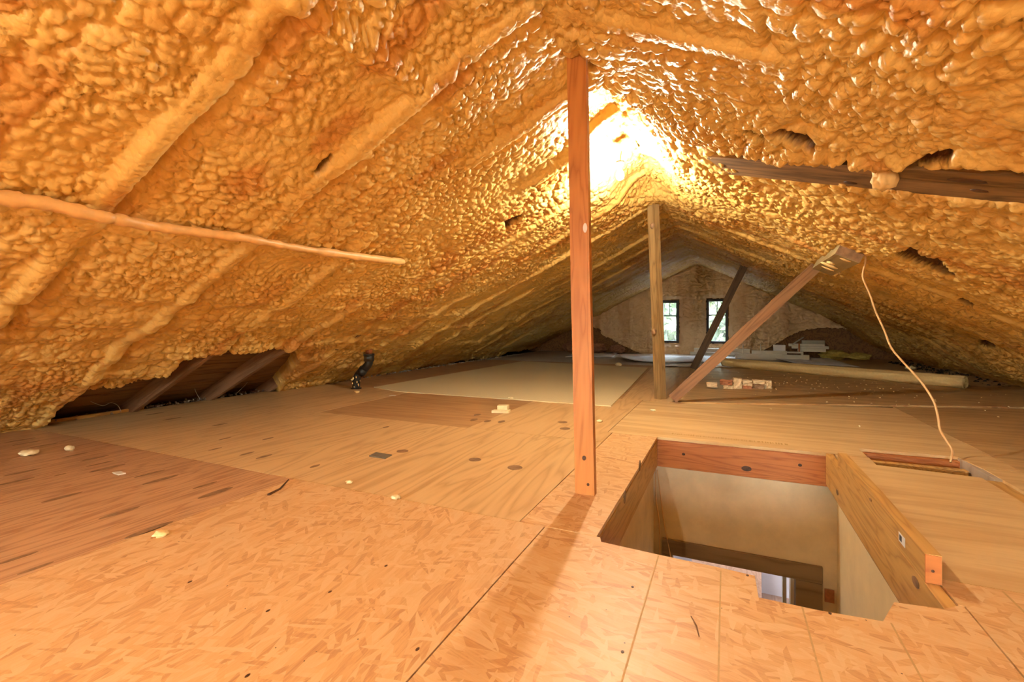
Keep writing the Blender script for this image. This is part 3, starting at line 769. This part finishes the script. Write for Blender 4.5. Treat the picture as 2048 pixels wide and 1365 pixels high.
tag(mesh_obj('wall_lower_near', box_bm(-1.7, -.60, YW, YW+.10, ZL, -.27, box_bm(.90, 1.7, YW, YW+.10, ZL, -.27)), M['white_paint']), kind='structure')
door = empty('door_1', ((DX0+DX1)/2, YW, ZL)); tag(door, kind='structure')
mesh_obj('door_casing', box_bm(DX0-.02, DX1, YW-.022, YW+.05, DZ-.105, DZ, bev=.003), M['door_wood'], door)['label'] = 'brown painted lintel board'
mesh_obj('door_casing', box_bm(.40, DX1, YW-.02, YW+.05, ZL, DZ-.107, bev=.003), M['door_wood'], door)
mesh_obj('door_casing', box_bm(DX0-.02, DX0+.05, YW-.02, YW+.05, ZL, DZ-.107, bev=.003), M['door_wood'], door)
mesh_obj('door_stop', box_bm(.375, .397, YW+.02, YW+.09, ZL, DZ-.107, bev=.003), M['white_trim'], door)
mesh_obj('door_stop', box_bm(.335, .357, YW+.05, YW+.10, ZL, DZ-.107, bev=.003), M['grey_trim'], door)
# broken plaster beside the casing showing brick
for za, zb in ((-.93, -.85), (-1.2, -1.06)):
    mesh_obj('bare_brick', prism_bm([(DX1+.012, YW-.009), (DX1+.062, YW-.009), (DX1+.066, YW+.01), (DX1+.010, YW+.01)], za, zb), M['brick'], rear)
for k, (xo, zo) in enumerate(((0, 0), (.034, -.01))):
    pts = [(-.455+xo*.3, YW-.012, -.24), (-.452+xo, YW-.014, -.45), (-.43+xo, YW-.016, -.62), (-.425+xo*2.2, YW-.02, -.85), (-.40+xo*2.2, YW-.02, -1.1)]
    c = mesh_obj('well_cable', tube_bm(smooth_path(pts), .0045, 8), M['cable'], smooth=True)
    tag(c, ['tan cable hanging in the rear left corner of the hatch, nearer the corner', 'tan cable hanging in the rear left corner of the hatch, bowed further right'][k], 'cable')
# unseen lamp added to light the lower room
lamp = empty('added_lamp', (.2, 4.9, -.36)); tag(lamp, 'added unseen round lamp lighting the room below the hatch', 'lamp')
mesh_obj('cord', tube_bm([(.2, 4.9, -.36), (.2, 4.9, -.60)], .004, 8), M['brass'], lamp)
bm = bmesh.new(); bmesh.ops.create_icosphere(bm, subdivisions=2, radius=.07, matrix=Matrix.Translation((.2, 4.9, -.66)))
mesh_obj('globe', bm, emit_mat('added_lamp_glow', (.92,.95,1.0), LOWER_W/(math.pi*4*math.pi*.07**2)), lamp, True)
# painted cabinet seen through the doorway
cab = empty('cabinet', (.2, 5.0, ZL)); tag(cab, 'white cabinet glimpsed through the doorway below the hatch', 'cabinet')
mesh_obj('body', box_bm(-.35, .34, 5.6, 6.2, ZL, -1.5, bev=.006), M['lower_floor'], cab)
mesh_obj('top', box_bm(-.38, .37, 5.57, 6.22, -1.498, -1.46, bev=.004), M['white_paint'], cab)

# ------------------------------------------------------------------ posts and struts
post = empty('timber_post', (-.60, 2.13, 0)); tag(post, 'reddish fir post standing between floor and ridge beside the hatch', 'post')
b0, b1 = fl(1169, 991), atY(1147, 84, 2.13); b0.z = 0.0015
b1.z = 2.145
pp = mesh_obj('shaft', beam_bm((-.600, 2.15, .0015), (b1.x+.01, 2.15, b1.z), .092, .04, (0,1,0), bev=.003, segs=14, seed=4), M['post_red'], post)
def knot_on_post(par, u, v, Y, w_, h_, mat='knot_dark'): wall_knot(par, atY(u, v, Y), 'Y', w_, h_, mat)
for u, v, w_, h_ in ((1168,917,.018,.022),(1176,970,.013,.014)): knot_on_post(pp, u, v, 2.128, w_, h_)
wall_knot(pp, atY(1170, 456, 2.128), 'Y', .020, .045, 'white_paint')['label'] = 'white patch imitating sheen on the post'  # sheen on the post's front, painted as a small white patch
p2 = empty('timber_post', (-.63, 5.15, 0)); tag(p2, 'weathered grey-brown post under the ridge in front of the windows', 'post')
pt = atY(1305, 400, 5.15)
s2 = mesh_obj('shaft', beam_bm((-.632, 5.17, .002), (pt.x, 5.17, 2.15), .085, .085, (.62,.78,0), bev=.004, segs=10, seed=6), M['post_grey'], p2)

stt = empty('timber_strut', (-.475, 4.92, 0)); tag(stt, 'brown diagonal strut leaning from the floor to the right purlin', 'strut')
board_obj('shaft', (-.487, 4.93, .045), (.745, 5.06, 1.315), .10, .045, (0,1,0), M['strut'], stt, seed=7)
st2 = empty('timber_strut', (-.52, 8.47, 0)); tag(st2, 'dark thin strut leaning in front of the right window', 'strut')
tp = rroof(1487, 545)
board_obj('shaft', (-.505, 8.47, .03), (tp.x+.02, 8.72, tp.z+.12), .115, .05, (0,1,0), M['strut_dark'], st2, seed=8)
# the purlin stub the strut holds
nR = Vector((-math.sin(AR), 0, -math.cos(AR)))
pur = empty('purlin_stub', (.83, 4.5, 1.35)); tag(pur, 'grey timber block with foam streaks under the right slope at the cable', 'timber')
pc = lambda y: Vector((.835, y, RZ - MR*(.835-RX))) + nR*.055
board_obj('block', pc(4.06), pc(5.03), .165, .10, nR, M['purlin'], pur, .004, 8, 9)
mesh_obj('sawn_end', beam_bm(pc(4.052), pc(4.0585), .160, .095, nR, bev=0, segs=1), M['knot'], pur)['label'] = 'dark brown sawn end'
r = random.Random(3)
for i in range(5):
    bm = bmesh.new()
    y = 4.15 + i*.19 + r.uniform(-.03, .03)
    bmesh.ops.create_icosphere(bm, subdivisions=2, radius=1, matrix=Matrix.Translation(pc(y) + nR*.047 + Vector((r.uniform(-.06, .06), 0, 0))) @ Matrix.Rotation(-AR if 0 else AR, 4, 'Y') @ Matrix.Diagonal((r.uniform(.03, .07), r.uniform(.02, .045), .012, 1)))
    mesh_obj('foam_streak', bm, M['foam_bit'], pur, True)
# long dark board on the right slope, partly sprayed over
bo = nR*.012
bb = empty('dark_board', (BEAM0+BEAM1)/2); tag(bb, 'long dark knotty board on the right slope, edges sprayed with foam', 'board')
bd = board_obj('board', BEAM0 + bo, BEAM1 + bo, .25, .04, nR, M['beam'], bb, .004, 12, 10)
for u, v, L_, W_ in ((1705,358,.07,.035),(1940,352,.13,.05),(1965,372,.06,.03)):
    p = rroof(u, v, .012/math.cos(AR)) + nR*.0205
    bm = bmesh.new()
    ax = (BEAM1-BEAM0).normalized()
    m = Matrix.Translation(p) @ Matrix((ax, nR.cross(ax), nR)).transposed().to_4x4() @ Matrix.Diagonal((L_/2, W_/2, .004, 1))
    bmesh.ops.create_icosphere(bm, subdivisions=2, radius=1, matrix=m)
    bm.transform(bd.matrix_basis.inverted()); kn = mesh_obj('knot', bm, M['knot_dark'], None, True); kn.parent = bd
# a drip of foam hanging over the board (and knots on the weathered post)
def lump(name, p, sx, sy, sz, mat, seed, sub=3, amp=.18, par=None, rot=0.0):
    bm = bmesh.new(); bmesh.ops.create_icosphere(bm, subdivisions=sub, radius=1)
    from mathutils import noise as mn
    for v in bm.verts:
        n_ = v.co.normalized(); k = 1 + amp*mn.noise(n_*2.2 + Vector((seed*3.1, 0, 0)))*2 + amp*.6*mn.noise(n_*5 + Vector((0, seed*1.7, 0)))
        v.co = n_ * k
    bm.transform(Matrix.Translation(p) @ Matrix.Rotation(rot, 4, 'Z') @ Matrix.Diagonal((sx, sy, sz, 1)))
    return mesh_obj(name, bm, M[mat], par, True)
for u, v in ((1305,452),(1308,664)):
    lump('knot', atY(u, v, 5.125), .026, .026, .034, 'knot', 3, 2, .1, s2)
p = rroof(1782, 332) + nR*.05
tag(lump('foam_drip', p, .045, .05, .055, 'foam_bit', 2), 'hardened foam drip hanging over the long dark board', 'foam drip')
# foam-coated cable across the left slope
nL = Vector((math.sin(AL), 0, -math.cos(AL)))
path = []
for (u, v, of) in [(-230,345,.07),(-100,372,.06),(0,395,.062),(95,408,.06),(185,430,.075),(240,440,.075),(300,452,.062),(390,464,.058),(480,475,.072),(540,486,.07),(600,497,.06),(690,510,.06),(760,519,.06),(806,524,.045)]:
    path.append(lroof(u, v, of/math.cos(AL)))
sp_ = smooth_path(path, 10); n_ = len(sp_); r = random.Random(4)
rads = []
for i in range(n_):
    f = i/n_
    rads.append((.029*(1-f) + .016*f + (.008 if f > .80 else 0)) * (1 + .10*math.sin(i*.9) + r.uniform(-.07, .07)))
tag(mesh_obj('foam_coated_pipe', tube_bm(sp_, rads, 12, rough=.07), M['foam_coat'], smooth=True), 'thin foam-coated pipe crossing the rafters of the left slope', 'pipe')

# ------------------------------------------------------------------ lamp under the ridge
BP = atY(1240, 345, 3.55)
bulb = empty('light_bulb', BP); tag(bulb, 'bare glowing bulb in a ceramic socket hanging under the ridge', 'light bulb')
prof = [(0, -.058), (.014, -.055), (.024, -.046), (.0295, -.033), (.030, -.022), (.026, -.006), (.018, .010), (.013, .022), (.013, .030)]
def lathe(prof, n=14):
    bm = bmesh.new(); rings = []
    for r_, z_ in prof:
        if r_ == 0: rings.append([bm.verts.new((0, 0, z_))])
        else: rings.append([bm.verts.new((r_*math.cos(2*math.pi*k/n), r_*math.sin(2*math.pi*k/n), z_)) for k in range(n)])
    for a_, b_ in zip(rings[:-1], rings[1:]):
        for k in range(n):
            if len(a_) == 1: bm.faces.new((a_[0], b_[k], b_[(k+1) % n]))
            elif len(b_) == 1: bm.faces.new((a_[k], b_[0], a_[(k+1) % n]))
            else: bm.faces.new((a_[k], b_[k], b_[(k+1) % n], a_[(k+1) % n]))
    return bm
def make_bulb(root, P, W, mname, drop=.16):
    bm = lathe(prof); bm.transform(Matrix.Translation(P))
    mesh_obj('glass_bulb', bm, emit_mat(mname, (1.0, .90, .69), W/(math.pi*.0105)), root, True)
    bm = lathe([(0, .026), (.0135, .026), (.0135, .042), (.021, .044), (.022, .066), (.030, .068), (.032, .080), (0, .080)]); bm.transform(Matrix.Translation(P))
    mesh_obj('socket', bm, M['brass'], root, True)
    mesh_obj('cord', tube_bm([P + Vector((0, 0, .078)), P + Vector((.01, 0, drop))], .004, 8), M['cable'], root)
make_bulb(bulb, BP, BULB_W, 'warm_bulb_glow')
BP2 = Vector((-.80, -1.25, 1.42))  # unseen fill bulb, added to brighten the foam slopes
fill_bulb = empty('light_bulb', BP2); tag(fill_bulb, 'added fill bulb on a long cord, unseen behind the photographer', 'light bulb')
make_bulb(fill_bulb, BP2, FILL_BULB_W, 'fill_bulb_glow_rear', .66)

# ------------------------------------------------------------------ soil pipe
sp0 = fl(713, 778)
pipe = empty('drain_pipe', sp0); tag(pipe, 'black cast iron drain pipe with two bends at the left eave', 'pipe')
def PP(u, v, y=None): return atY(u, v, sp0.y + (0 if y is None else y))
pts = [PP(712,779), PP(712,768), PP(714,756), PP(722,744,.02), PP(733,734,.03), PP(738,725,.03), PP(738,716,.03)]
mesh_obj('bend', tube_bm(smooth_path(pts, 5), .048, 18), M['iron'], pipe, True)
def band(u0, v0, u1, v1, R, nm='hub', y=.015, mat='iron'):
    return mesh_obj(nm, tube_bm([PP(u0, v0, y), PP(u1, v1, y)], R, 18), M[mat], pipe, True)
band(712, 782, 712, 776, .066, 'flange', 0)
band(721, 748, 728, 738, .056)
band(738, 723, 738, 709, .060, 'hub', .03)
band(738, 712, 738, 708, .066, 'hub_rim', .03)
mesh_obj('stub', tube_bm([PP(738, 712, .03), PP(738, 690, .03)], .042, 18), M['rust'], pipe, True)['label'] = 'rusty brown riser'
r = random.Random(9)
for i in range(9):
    bm = bmesh.new(); q = PP(712 + r.uniform(-8, 10), 755 + i*2.4, -.05); s = r.uniform(.006, .014)
    bmesh.ops.create_icosphere(bm, subdivisions=1, radius=1, matrix=Matrix.Translation(q) @ Matrix.Diagonal((s, .006, s*1.5, 1)))
    mesh_obj('foam_spatter', bm, M['foam_bit'], pipe)

# ------------------------------------------------------------------ carpet, roll, sheets
ca = [fl(748, 776), fl(800, 785), fl(1222, 814), fl(1258, 778), fl(1296, 737), fl(1180, 731), fl(1045, 724)]
bm = prism_bm([(p.x, p.y) for p in ca], .001, .010)
tag(mesh_obj('carpet', bm, M['carpet']), 'flat sand-coloured carpet remnant lying on the plywood left of the posts', 'carpet')
def roll():
    A, B = Vector((-.03, 9.36, 0)), Vector((2.62, 7.40, 0)); ax = (B-A).normalized(); sd = Vector((-ax.y, ax.x, 0))
    bm = bmesh.new(); R = .093; z0 = .017; secs = []
    prof = []
    for k in range(70):                                            # spiral from the core outwards, then a loose flap behind
        t = k/69; ang = t*3.2*2*math.pi - 0.2*math.pi; rr = R*(.30 + .70*t)
        prof.append((-math.cos(ang)*rr, math.sin(ang)*rr*.92))
    flap = [(prof[-1][0]+.02, prof[-1][1]+.004), (prof[-1][0]+.07, prof[-1][1]-.012)]
    zmin = min(p[1] for p in prof)
    prof = [(a_, b_ - zmin + z0) for a_, b_ in prof]
    last = prof[-1]; prof += [(last[0]+.05, max(z0, last[1]-.02)), (last[0]+.13, max(z0, last[1]-.06)), (last[0]+.24, z0+.003)]
    n = 24
    for i in range(n+1):
        f = i/n; c = A.lerp(B, f); k = 1 - .05*math.sin(f*7)
        secs.append([bm.verts.new(c + sd*a_*k + Vector((0, 0, b_))) for a_, b_ in prof])
    for i in range(n):
        for k in range(len(prof)-1): bm.faces.new((secs[i][k], secs[i][k+1], secs[i+1][k+1], secs[i+1][k]))
    o = mesh_obj('carpet_roll', bm, M['roll'], smooth=True)
    md = o.modifiers.new('thick', 'SOLIDIFY'); md.thickness = .006; md.offset = 0
    tag(o, 'long rolled-up tan carpet lying across the floor at right', 'carpet roll')
roll()
def curled(name, pts, mat, label, cat, curl=.12, z=.012):
    """a sheet on the floor whose left end curls up; pts = corner quad (near-left, near-right, far-right, far-left)"""
    bm = bmesh.new(); nu, nv = 24, 6; a_, b_, c_, d_ = [Vector(p) for p in pts]; g = []
    for i in range(nu+1):
        f = i/nu; row = []
        for j in range(nv+1):
            h_ = j/nv; p = a_.lerp(b_, f).lerp(d_.lerp(c_, f), h_)
            p.z = z + curl*max(0, 1-f*4.5)**2*(1-.5*h_) + .012*math.sin(f*9+h_*2)**2
            row.append(bm.verts.new(p))
        g.append(row)
    for i in range(nu):
        for j in range(nv): bm.faces.new((g[i][j], g[i+1][j], g[i+1][j+1], g[i][j+1]))
    o = mesh_obj(name, bm, M[mat], smooth=True)
    md = o.modifiers.new('thick', 'SOLIDIFY'); md.thickness = .008
    return tag(o, label, cat)
curled('cardboard_sheet', [fl(1243, 726), fl(1500, 729), fl(1470, 714), fl(1238, 716)], 'sheet', 'pale grey sheet with a curled left end before the windows', 'sheet', .10, .014)
curled('cardboard_sheet', [fl(1130, 716), fl(1226, 716), fl(1236, 708), fl(1150, 708)], 'sheet', 'flat pale grey sheet nearest the far wall below the left window', 'sheet', .0, .012)
curled('cardboard_sheet', [fl(1320, 735), fl(1460, 737), fl(1500, 727), fl(1320, 731)], 'sheet', 'narrow grey sheet between the weathered post and the carpet roll', 'sheet', .0, .022)
curled('cardboard_sheet', [fl(1600, 731), fl(1720, 738), fl(1650, 718), fl(1540, 719)], 'sheet', 'grey sheet on the floor between trim boards and carpet roll', 'sheet', .0, .022)

# ------------------------------------------------------------------ trim boards by the far wall
def tboard(name, u0, u1, v0, v1, Y, dep, mat, label, cat='board'):
    a_, b_ = atY(u0, v1, Y), atY(u1, v0, Y)
    z0 = max(.003, a_.z)
    o = mesh_obj(name, box_bm(a_.x, b_.x, Y, Y+dep, z0, max(b_.z, z0+.02), bev=.004), M[mat])
    return tag(o, label, cat, 'white trim boards stacked by the far wall')
tboard('trim_board', 1470, 1619, 711, 719, 11.55, .10, 'white_trim', 'lowest cream trim board of the pile, its square end towards the insulation')
tboard('trim_board', 1504, 1574, 703, 710.8, 11.57, .12, 'white_trim', 'cream trim board stacked second from the floor under the small white box')
tboard('trim_board', 1574, 1607, 704.5, 707, 11.57, .10, 'white_trim', 'thin cream trim strip bridging the gap right of the small white box')
tboard('trim_board', 1602, 1607, 707.2, 711, 11.57, .10, 'white_trim', 'short upright cream trim offcut under the thin bridging strip')
tboard('trim_board', 1388, 1500, 699, 706, 12.3, .14, 'white_trim', 'long pale trim board lying behind the two leaning struts')
tboard('trim_board', 1380, 1480, 706.5, 710, 12.1, .14, 'white_trim', 'pale trim board flat on the floor below the right window')
tboard('white_box', 1548, 1571, 691, 702.8, 11.65, .2, 'white_paint', 'small white box standing on the trim boards', 'box')
tboard('trim_board', 1578, 1650, 689, 693, 12.15, .12, 'white_trim', 'white trim board, second from top in the right-hand stack')
tboard('trim_board', 1584, 1658, 693.3, 697.5, 12.0, .12, 'white_trim', 'longest white trim board in the right-hand stack')
tboard('trim_board', 1596, 1652, 698, 703.5, 11.95, .12, 'white_trim', 'white trim board at the bottom of the right-hand stack')
tboard('trim_board', 1604, 1650, 681.5, 688.8, 12.25, .10, 'grey_trim', 'grey-green trim board on top of the right-hand stack')
tboard('trim_board', 1597, 1600, 688, 704, 11.85, .04, 'header', 'short pinkish upright stick in front of the right-hand stack')
tboard('trim_stick', 1485, 1487, 689, 711, 11.5, .03, 'white_trim', 'thin upright white stick beside the brown strut')
tboard('trim_stick', 1520.5, 1522, 688, 702.6, 11.6, .03, 'white_trim', 'thin upright white stick left of the small white box')
a_, b_ = atY(1584, 690, 12.1), atY(1607, 675, 12.5)
tag(mesh_obj('trim_stick', beam_bm(a_, b_, .025, .02, (0, 1, 0), bev=.002, segs=2), M['white_trim']), 'thin white stick leaning in the dark corner above the stack', 'board', 'white trim boards stacked by the far wall')

# insulation in the corners
for i, (u, v, s, mt, lb) in enumerate([(1668, 692, .25, 'batt_y', 'yellow insulation batt beside the stacked white trim boards'), (1716, 699, .20, 'batt_y', 'smaller yellow insulation batt slumped at the foot of the right slope')]):
    q = atY(u, v, 12.35); tag(lump('insulation_batt', Vector((q.x, 12.35, s*.42)), s*1.15, s*.7, s*.42, mt, i+5, 4, .16), lb, 'insulation', 'insulation in the far corners')
for i, (u, v, s, lb) in enumerate([(1194, 688, .25, 'reddish brown insulation batt in the far left corner beside the fir post'), (1234, 692, .21, 'olive brown insulation batt in the far left corner below the foam edge'), (1146, 690, .28, 'brown insulation batt in the far left corner left of the fir post')]):
    q = atY(u, v, 12.4); tag(lump('insulation_batt', Vector((q.x, 12.42, s*.55)), s*.95, s*.75, s*.55, 'batt_p', i+15, 4, .14), lb, 'insulation', 'insulation in the far corners')

# ------------------------------------------------------------------ rubble row
def chunk(name, u0, u1, v0, v1, mat, label, seed, dep=.08):
    base = fl((u0+u1)/2, 777.5, .016); Y = base.y
    a_, b_ = atY(u0, v1, Y), atY(u1, v0, Y)
    r = random.Random(seed); bm = bmesh.new()
    z0 = max(.0165, a_.z)
    box_bm(a_.x, b_.x, Y-dep/2, Y+dep/2, z0, max(b_.z, z0+.02), bm)
    bmesh.ops.subdivide_edges(bm, edges=bm.edges[:], cuts=3, use_grid_fill=True)
    for v in bm.verts:
        if v.co.z > z0 + 1e-4: v.co += Vector((r.uniform(-.007, .007), r.uniform(-.010, .010), r.uniform(-.007, .005)))
        else: v.co += Vector((r.uniform(-.006, .006), r.uniform(-.008, .008), 0))
    o = mesh_obj(name, bm, M[mat])
    return tag(o, label, 'rubble', 'brick and mortar rubble in a row')
chunk('mortar_chunk', 1414, 1434, 766, 774, 'mortar', 'small wedge of mortar at the left end of the rubble row', 1, .06)
chunk('brick_fragment', 1440, 1465, 761, 769.5, 'brick', 'reddish brick fragment on top of the rubble at its left', 2)
chunk('mortar_chunk', 1447, 1466, 769.8, 778, 'mortar', 'crumbly mortar lump below the reddish brick fragment', 3)
chunk('mortar_chunk', 1467, 1484, 758, 778, 'mortar', 'tallest mortar chunk in the middle of the rubble row', 4)
chunk('brick_fragment', 1484.5, 1504, 772, 778, 'brick', 'brown brick slip at the foot of the rubble row', 5)
chunk('mortar_chunk', 1484.5, 1504, 761, 771.6, 'mortar', 'square mortar chunk resting on the brown brick slip', 6)
chunk('brick_fragment', 1505, 1528, 768, 777, 'knot', 'dark brick fragment with mortar cap near the right of the rubble', 7)
chunk('mortar_chunk', 1505, 1530, 761, 767.6, 'mortar', 'flat mortar cap on the dark brick fragment', 8)
chunk('mortar_chunk', 1529, 1543, 762, 777, 'mortar', 'mortar chunk at the right end of the rubble row', 9)

# ------------------------------------------------------------------ scraps on the floor
def scrap(name, u, v, s, mat, label, seed, hz=.5, cat='foam scrap'):
    p = fl(u, v); z = .0
    sz = s*hz
    return tag(lump(name, Vector((p.x, p.y, z + sz*.9)), s, s*.8, sz, mat, seed, 3, .22), label, cat, 'foam scraps on the floor')
scrap('foam_scrap', 57, 911, .050, 'foam_cut', 'largest pale foam scrap at the left edge of the plywood', 31, .35)
scrap('foam_scrap', 139, 902, .028, 'foam_cut', 'small round foam scrap right of the largest one', 32, .6)
scrap('foam_scrap', 322, 1073, .028, 'foam_bit', 'orange foam scrap beside the big dark plug', 33, .35)
scrap('foam_scrap', 698, 968, .018, 'foam_cut', 'tiny foam scrap on the plywood seam left of centre', 34, .5)
scrap('foam_scrap', 791, 998, .022, 'foam_cut', 'yellowish foam scrap where plywood meets OSB', 35, .4)
scrap('foam_scrap', 1199, 845, .022, 'foam_cut', 'pale foam scrap right behind the fir post', 36, .5)
scrap('foam_scrap', 1306, 823, .026, 'foam_cut', 'pale foam scrap in front of the weathered post', 37, .4)
scrap('foam_scrap', 714, 786, .030, 'foam_bit', 'foam scrap at the foot of the drain pipe', 38, .4)
scrap('foam_scrap', 1022, 799, .028, 'foam_cut', 'foam scrap on the front edge of the carpet', 39, .5)
scrap('foam_scrap', 1237, 733, .06, 'foam_cut', 'foam scrap on the back edge of the carpet', 40, .6)
scrap('foam_scrap', 1822, 740, .07, 'foam_cut', 'foam scrap behind the carpet roll near the right slope', 41, .5)
for (u, v, lb, sd) in [(785, 792, 'white paper flake in front of the carpet corner', 1), (238, 948, 'white sliver on the reddish plywood', 2)]:
    p = fl(u, v); bm = prism_bm([(p.x-.04, p.y-.012), (p.x+.035, p.y-.02), (p.x+.04, p.y+.012), (p.x-.02, p.y+.018)], .0014, .006)
    tag(mesh_obj('paper_flake', bm, M['white_trim']), lb, 'scrap')
p = fl(1000, 826)
bm = prism_bm([(p.x-.06, p.y-.05), (p.x+.085, p.y+.0), (p.x+.075, p.y+.06), (p.x-.062, p.y+.015)], .001, .024)
tag(mesh_obj('cream_offcut', bm, M['foam_cut']), 'flat cream offcut lying on the plywood before the carpet', 'offcut')
bm = prism_bm([(p.x-.028, p.y+.0), (p.x+.055, p.y+.035), (p.x+.045, p.y+.10), (p.x-.045, p.y+.07)], .0245, .060)
tag(mesh_obj('cream_offcut', bm, M['foam_cut']), 'block-shaped cream offcut resting on the flat one', 'offcut')
c4 = [fl(738, 914), fl(771, 919), fl(784, 912), fl(752, 907)]
tag(mesh_obj('wood_chip', prism_bm([(q.x, q.y) for q in c4], .001, .007), M['slate']), 'dark grey rectangular chip lying on the figured plywood', 'chip')
a_, b_, c_ = fl(577, 961), fl(560, 980), fl(537, 992)
tag(mesh_obj('bark_sliver', tube_bm([a_+Vector((0,0,.003)), b_+Vector((0,0,.004)), c_+Vector((0,0,.004))], [.003, .005, .007], 6), M['knot_dark']), 'black curved sliver on the seam between plywood and OSB', 'sliver')
a_, b_ = fl(1382, 1235), fl(1398, 1275)
tag(mesh_obj('bark_sliver', tube_bm([a_+Vector((0,0,.0025)), a_.lerp(b_, .5)+Vector((.004,0,.003)), b_+Vector((0,0,.0025))], [.001, .002, .0012], 6), M['strut']), 'thin brown splinter on the OSB in front of the hatch', 'sliver')

# ------------------------------------------------------------------ hanging cable on the right
cps = [(1729,500,4.06),(1731,522,4.1),(1726,545,4.12),(1727,560,4.12),(1740,590,4.12),(1752,625,4.1),(1768,660,4.07),(1782,695,4.02),(1802,720,3.98),(1830,750,3.92),(1850,775,3.87),(1868,805,3.80),(1876,835,3.74),(1880,860,3.70),(1893,882,3.66),(1904,900,3.62),(1903,915,3.60),(1901,925,3.585)]
cpts = [atY(u, v, Y) for u, v, Y in cps]
tag(mesh_obj('hanging_cable', tube_bm(smooth_path(cpts, 5), .0062, 8), M['cable'], smooth=True), 'long tan cable hanging from the purlin stub into the small floor opening', 'cable')

# ------------------------------------------------------------------ cobwebs at the left eave
def web(pxs, Xs, label):
    pts = [atX(u, v, x) for (u, v), x in zip(pxs, Xs)]
    tag(mesh_obj('cobweb_strand', tube_bm(smooth_path(pts, 4), .0022, 5), M['web']), label, 'cobweb')
web([(180,803),(205,812),(222,806),(236,812),(242,824)], [-4.86]*5, 'dusty cobweb strand hanging before the left rafter gap, leftmost')
web([(385,765),(392,785),(400,799)], [-4.86]*3, 'short dusty cobweb strand between the two bare rafters')
web([(505,740),(495,765),(470,790)], [-4.86]*3, 'fine cobweb strand at the dark right end of the rafter gap')

def web3(pts, label):
    tag(mesh_obj('cobweb_strand', tube_bm(smooth_path(pts, 4), .0012, 5), M['web']), label, 'cobweb')
web3([atY(1196,290,2.9), atY(1225,272,3.0), atY(1262,262,3.1)], 'fine cobweb strand above the glowing bulb under the ridge')
web3([atY(1200,300,2.9), atY(1218,285,2.95), atY(1222,262,3.0)], 'short cobweb strand between fir post and bulb')
# ------------------------------------------------------------------ outdoors, seen through the windows
tag(mesh_obj('ground', box_bm(-40, 40, -20, 60, -6.2, -6.0), M['lawn']), kind='structure')
def tree(x, y, h_, rad, seed, label):
    o = empty('tree', (x, y, -6)); tag(o, label, 'tree', 'trees outside the far gable')
    r = random.Random(seed)
    mesh_obj('trunk', tube_bm(smooth_path([(x, y, -6), (x+.1, y, -3), (x-.1, y, h_*.5-3), (x, y, h_-4)], 4), [.22 - .012*i for i in range(13)], 10), M['bark'], o, True)
    bm = bmesh.new()
    for i in range(5000):
        th, ph = r.uniform(0, 6.283), math.acos(r.uniform(-1, 1)); rr = rad*(r.uniform(.25, 1))**.6
        c = Vector((x + rr*math.sin(ph)*math.cos(th), y + rr*math.sin(ph)*math.sin(th), h_-6 + rr*1.5*math.cos(ph)))
        a_ = Vector((r.gauss(0, 1), r.gauss(0, 1), r.gauss(0, 1))).normalized(); b_ = a_.orthogonal().normalized()
        s = r.uniform(.10, .22)
        bm.faces.new([bm.verts.new(c + a_*s), bm.verts.new(c + b_*s*.5), bm.verts.new(c - a_*s), bm.verts.new(c - b_*s*.5)])
    f = mesh_obj('foliage', bm, M['leaf'], o); f['kind'] = 'stuff'
tree(-2.9, 19.0, 6.6, 2.1, 1, 'green tree outside seen through the left window')
tree(.35, 20.5, 6.3, 2.3, 2, 'lower green tree outside seen through the right window')
tree(-1.4, 27.0, 7.6, 3.6, 3, 'taller green tree behind the other two outside the windows')
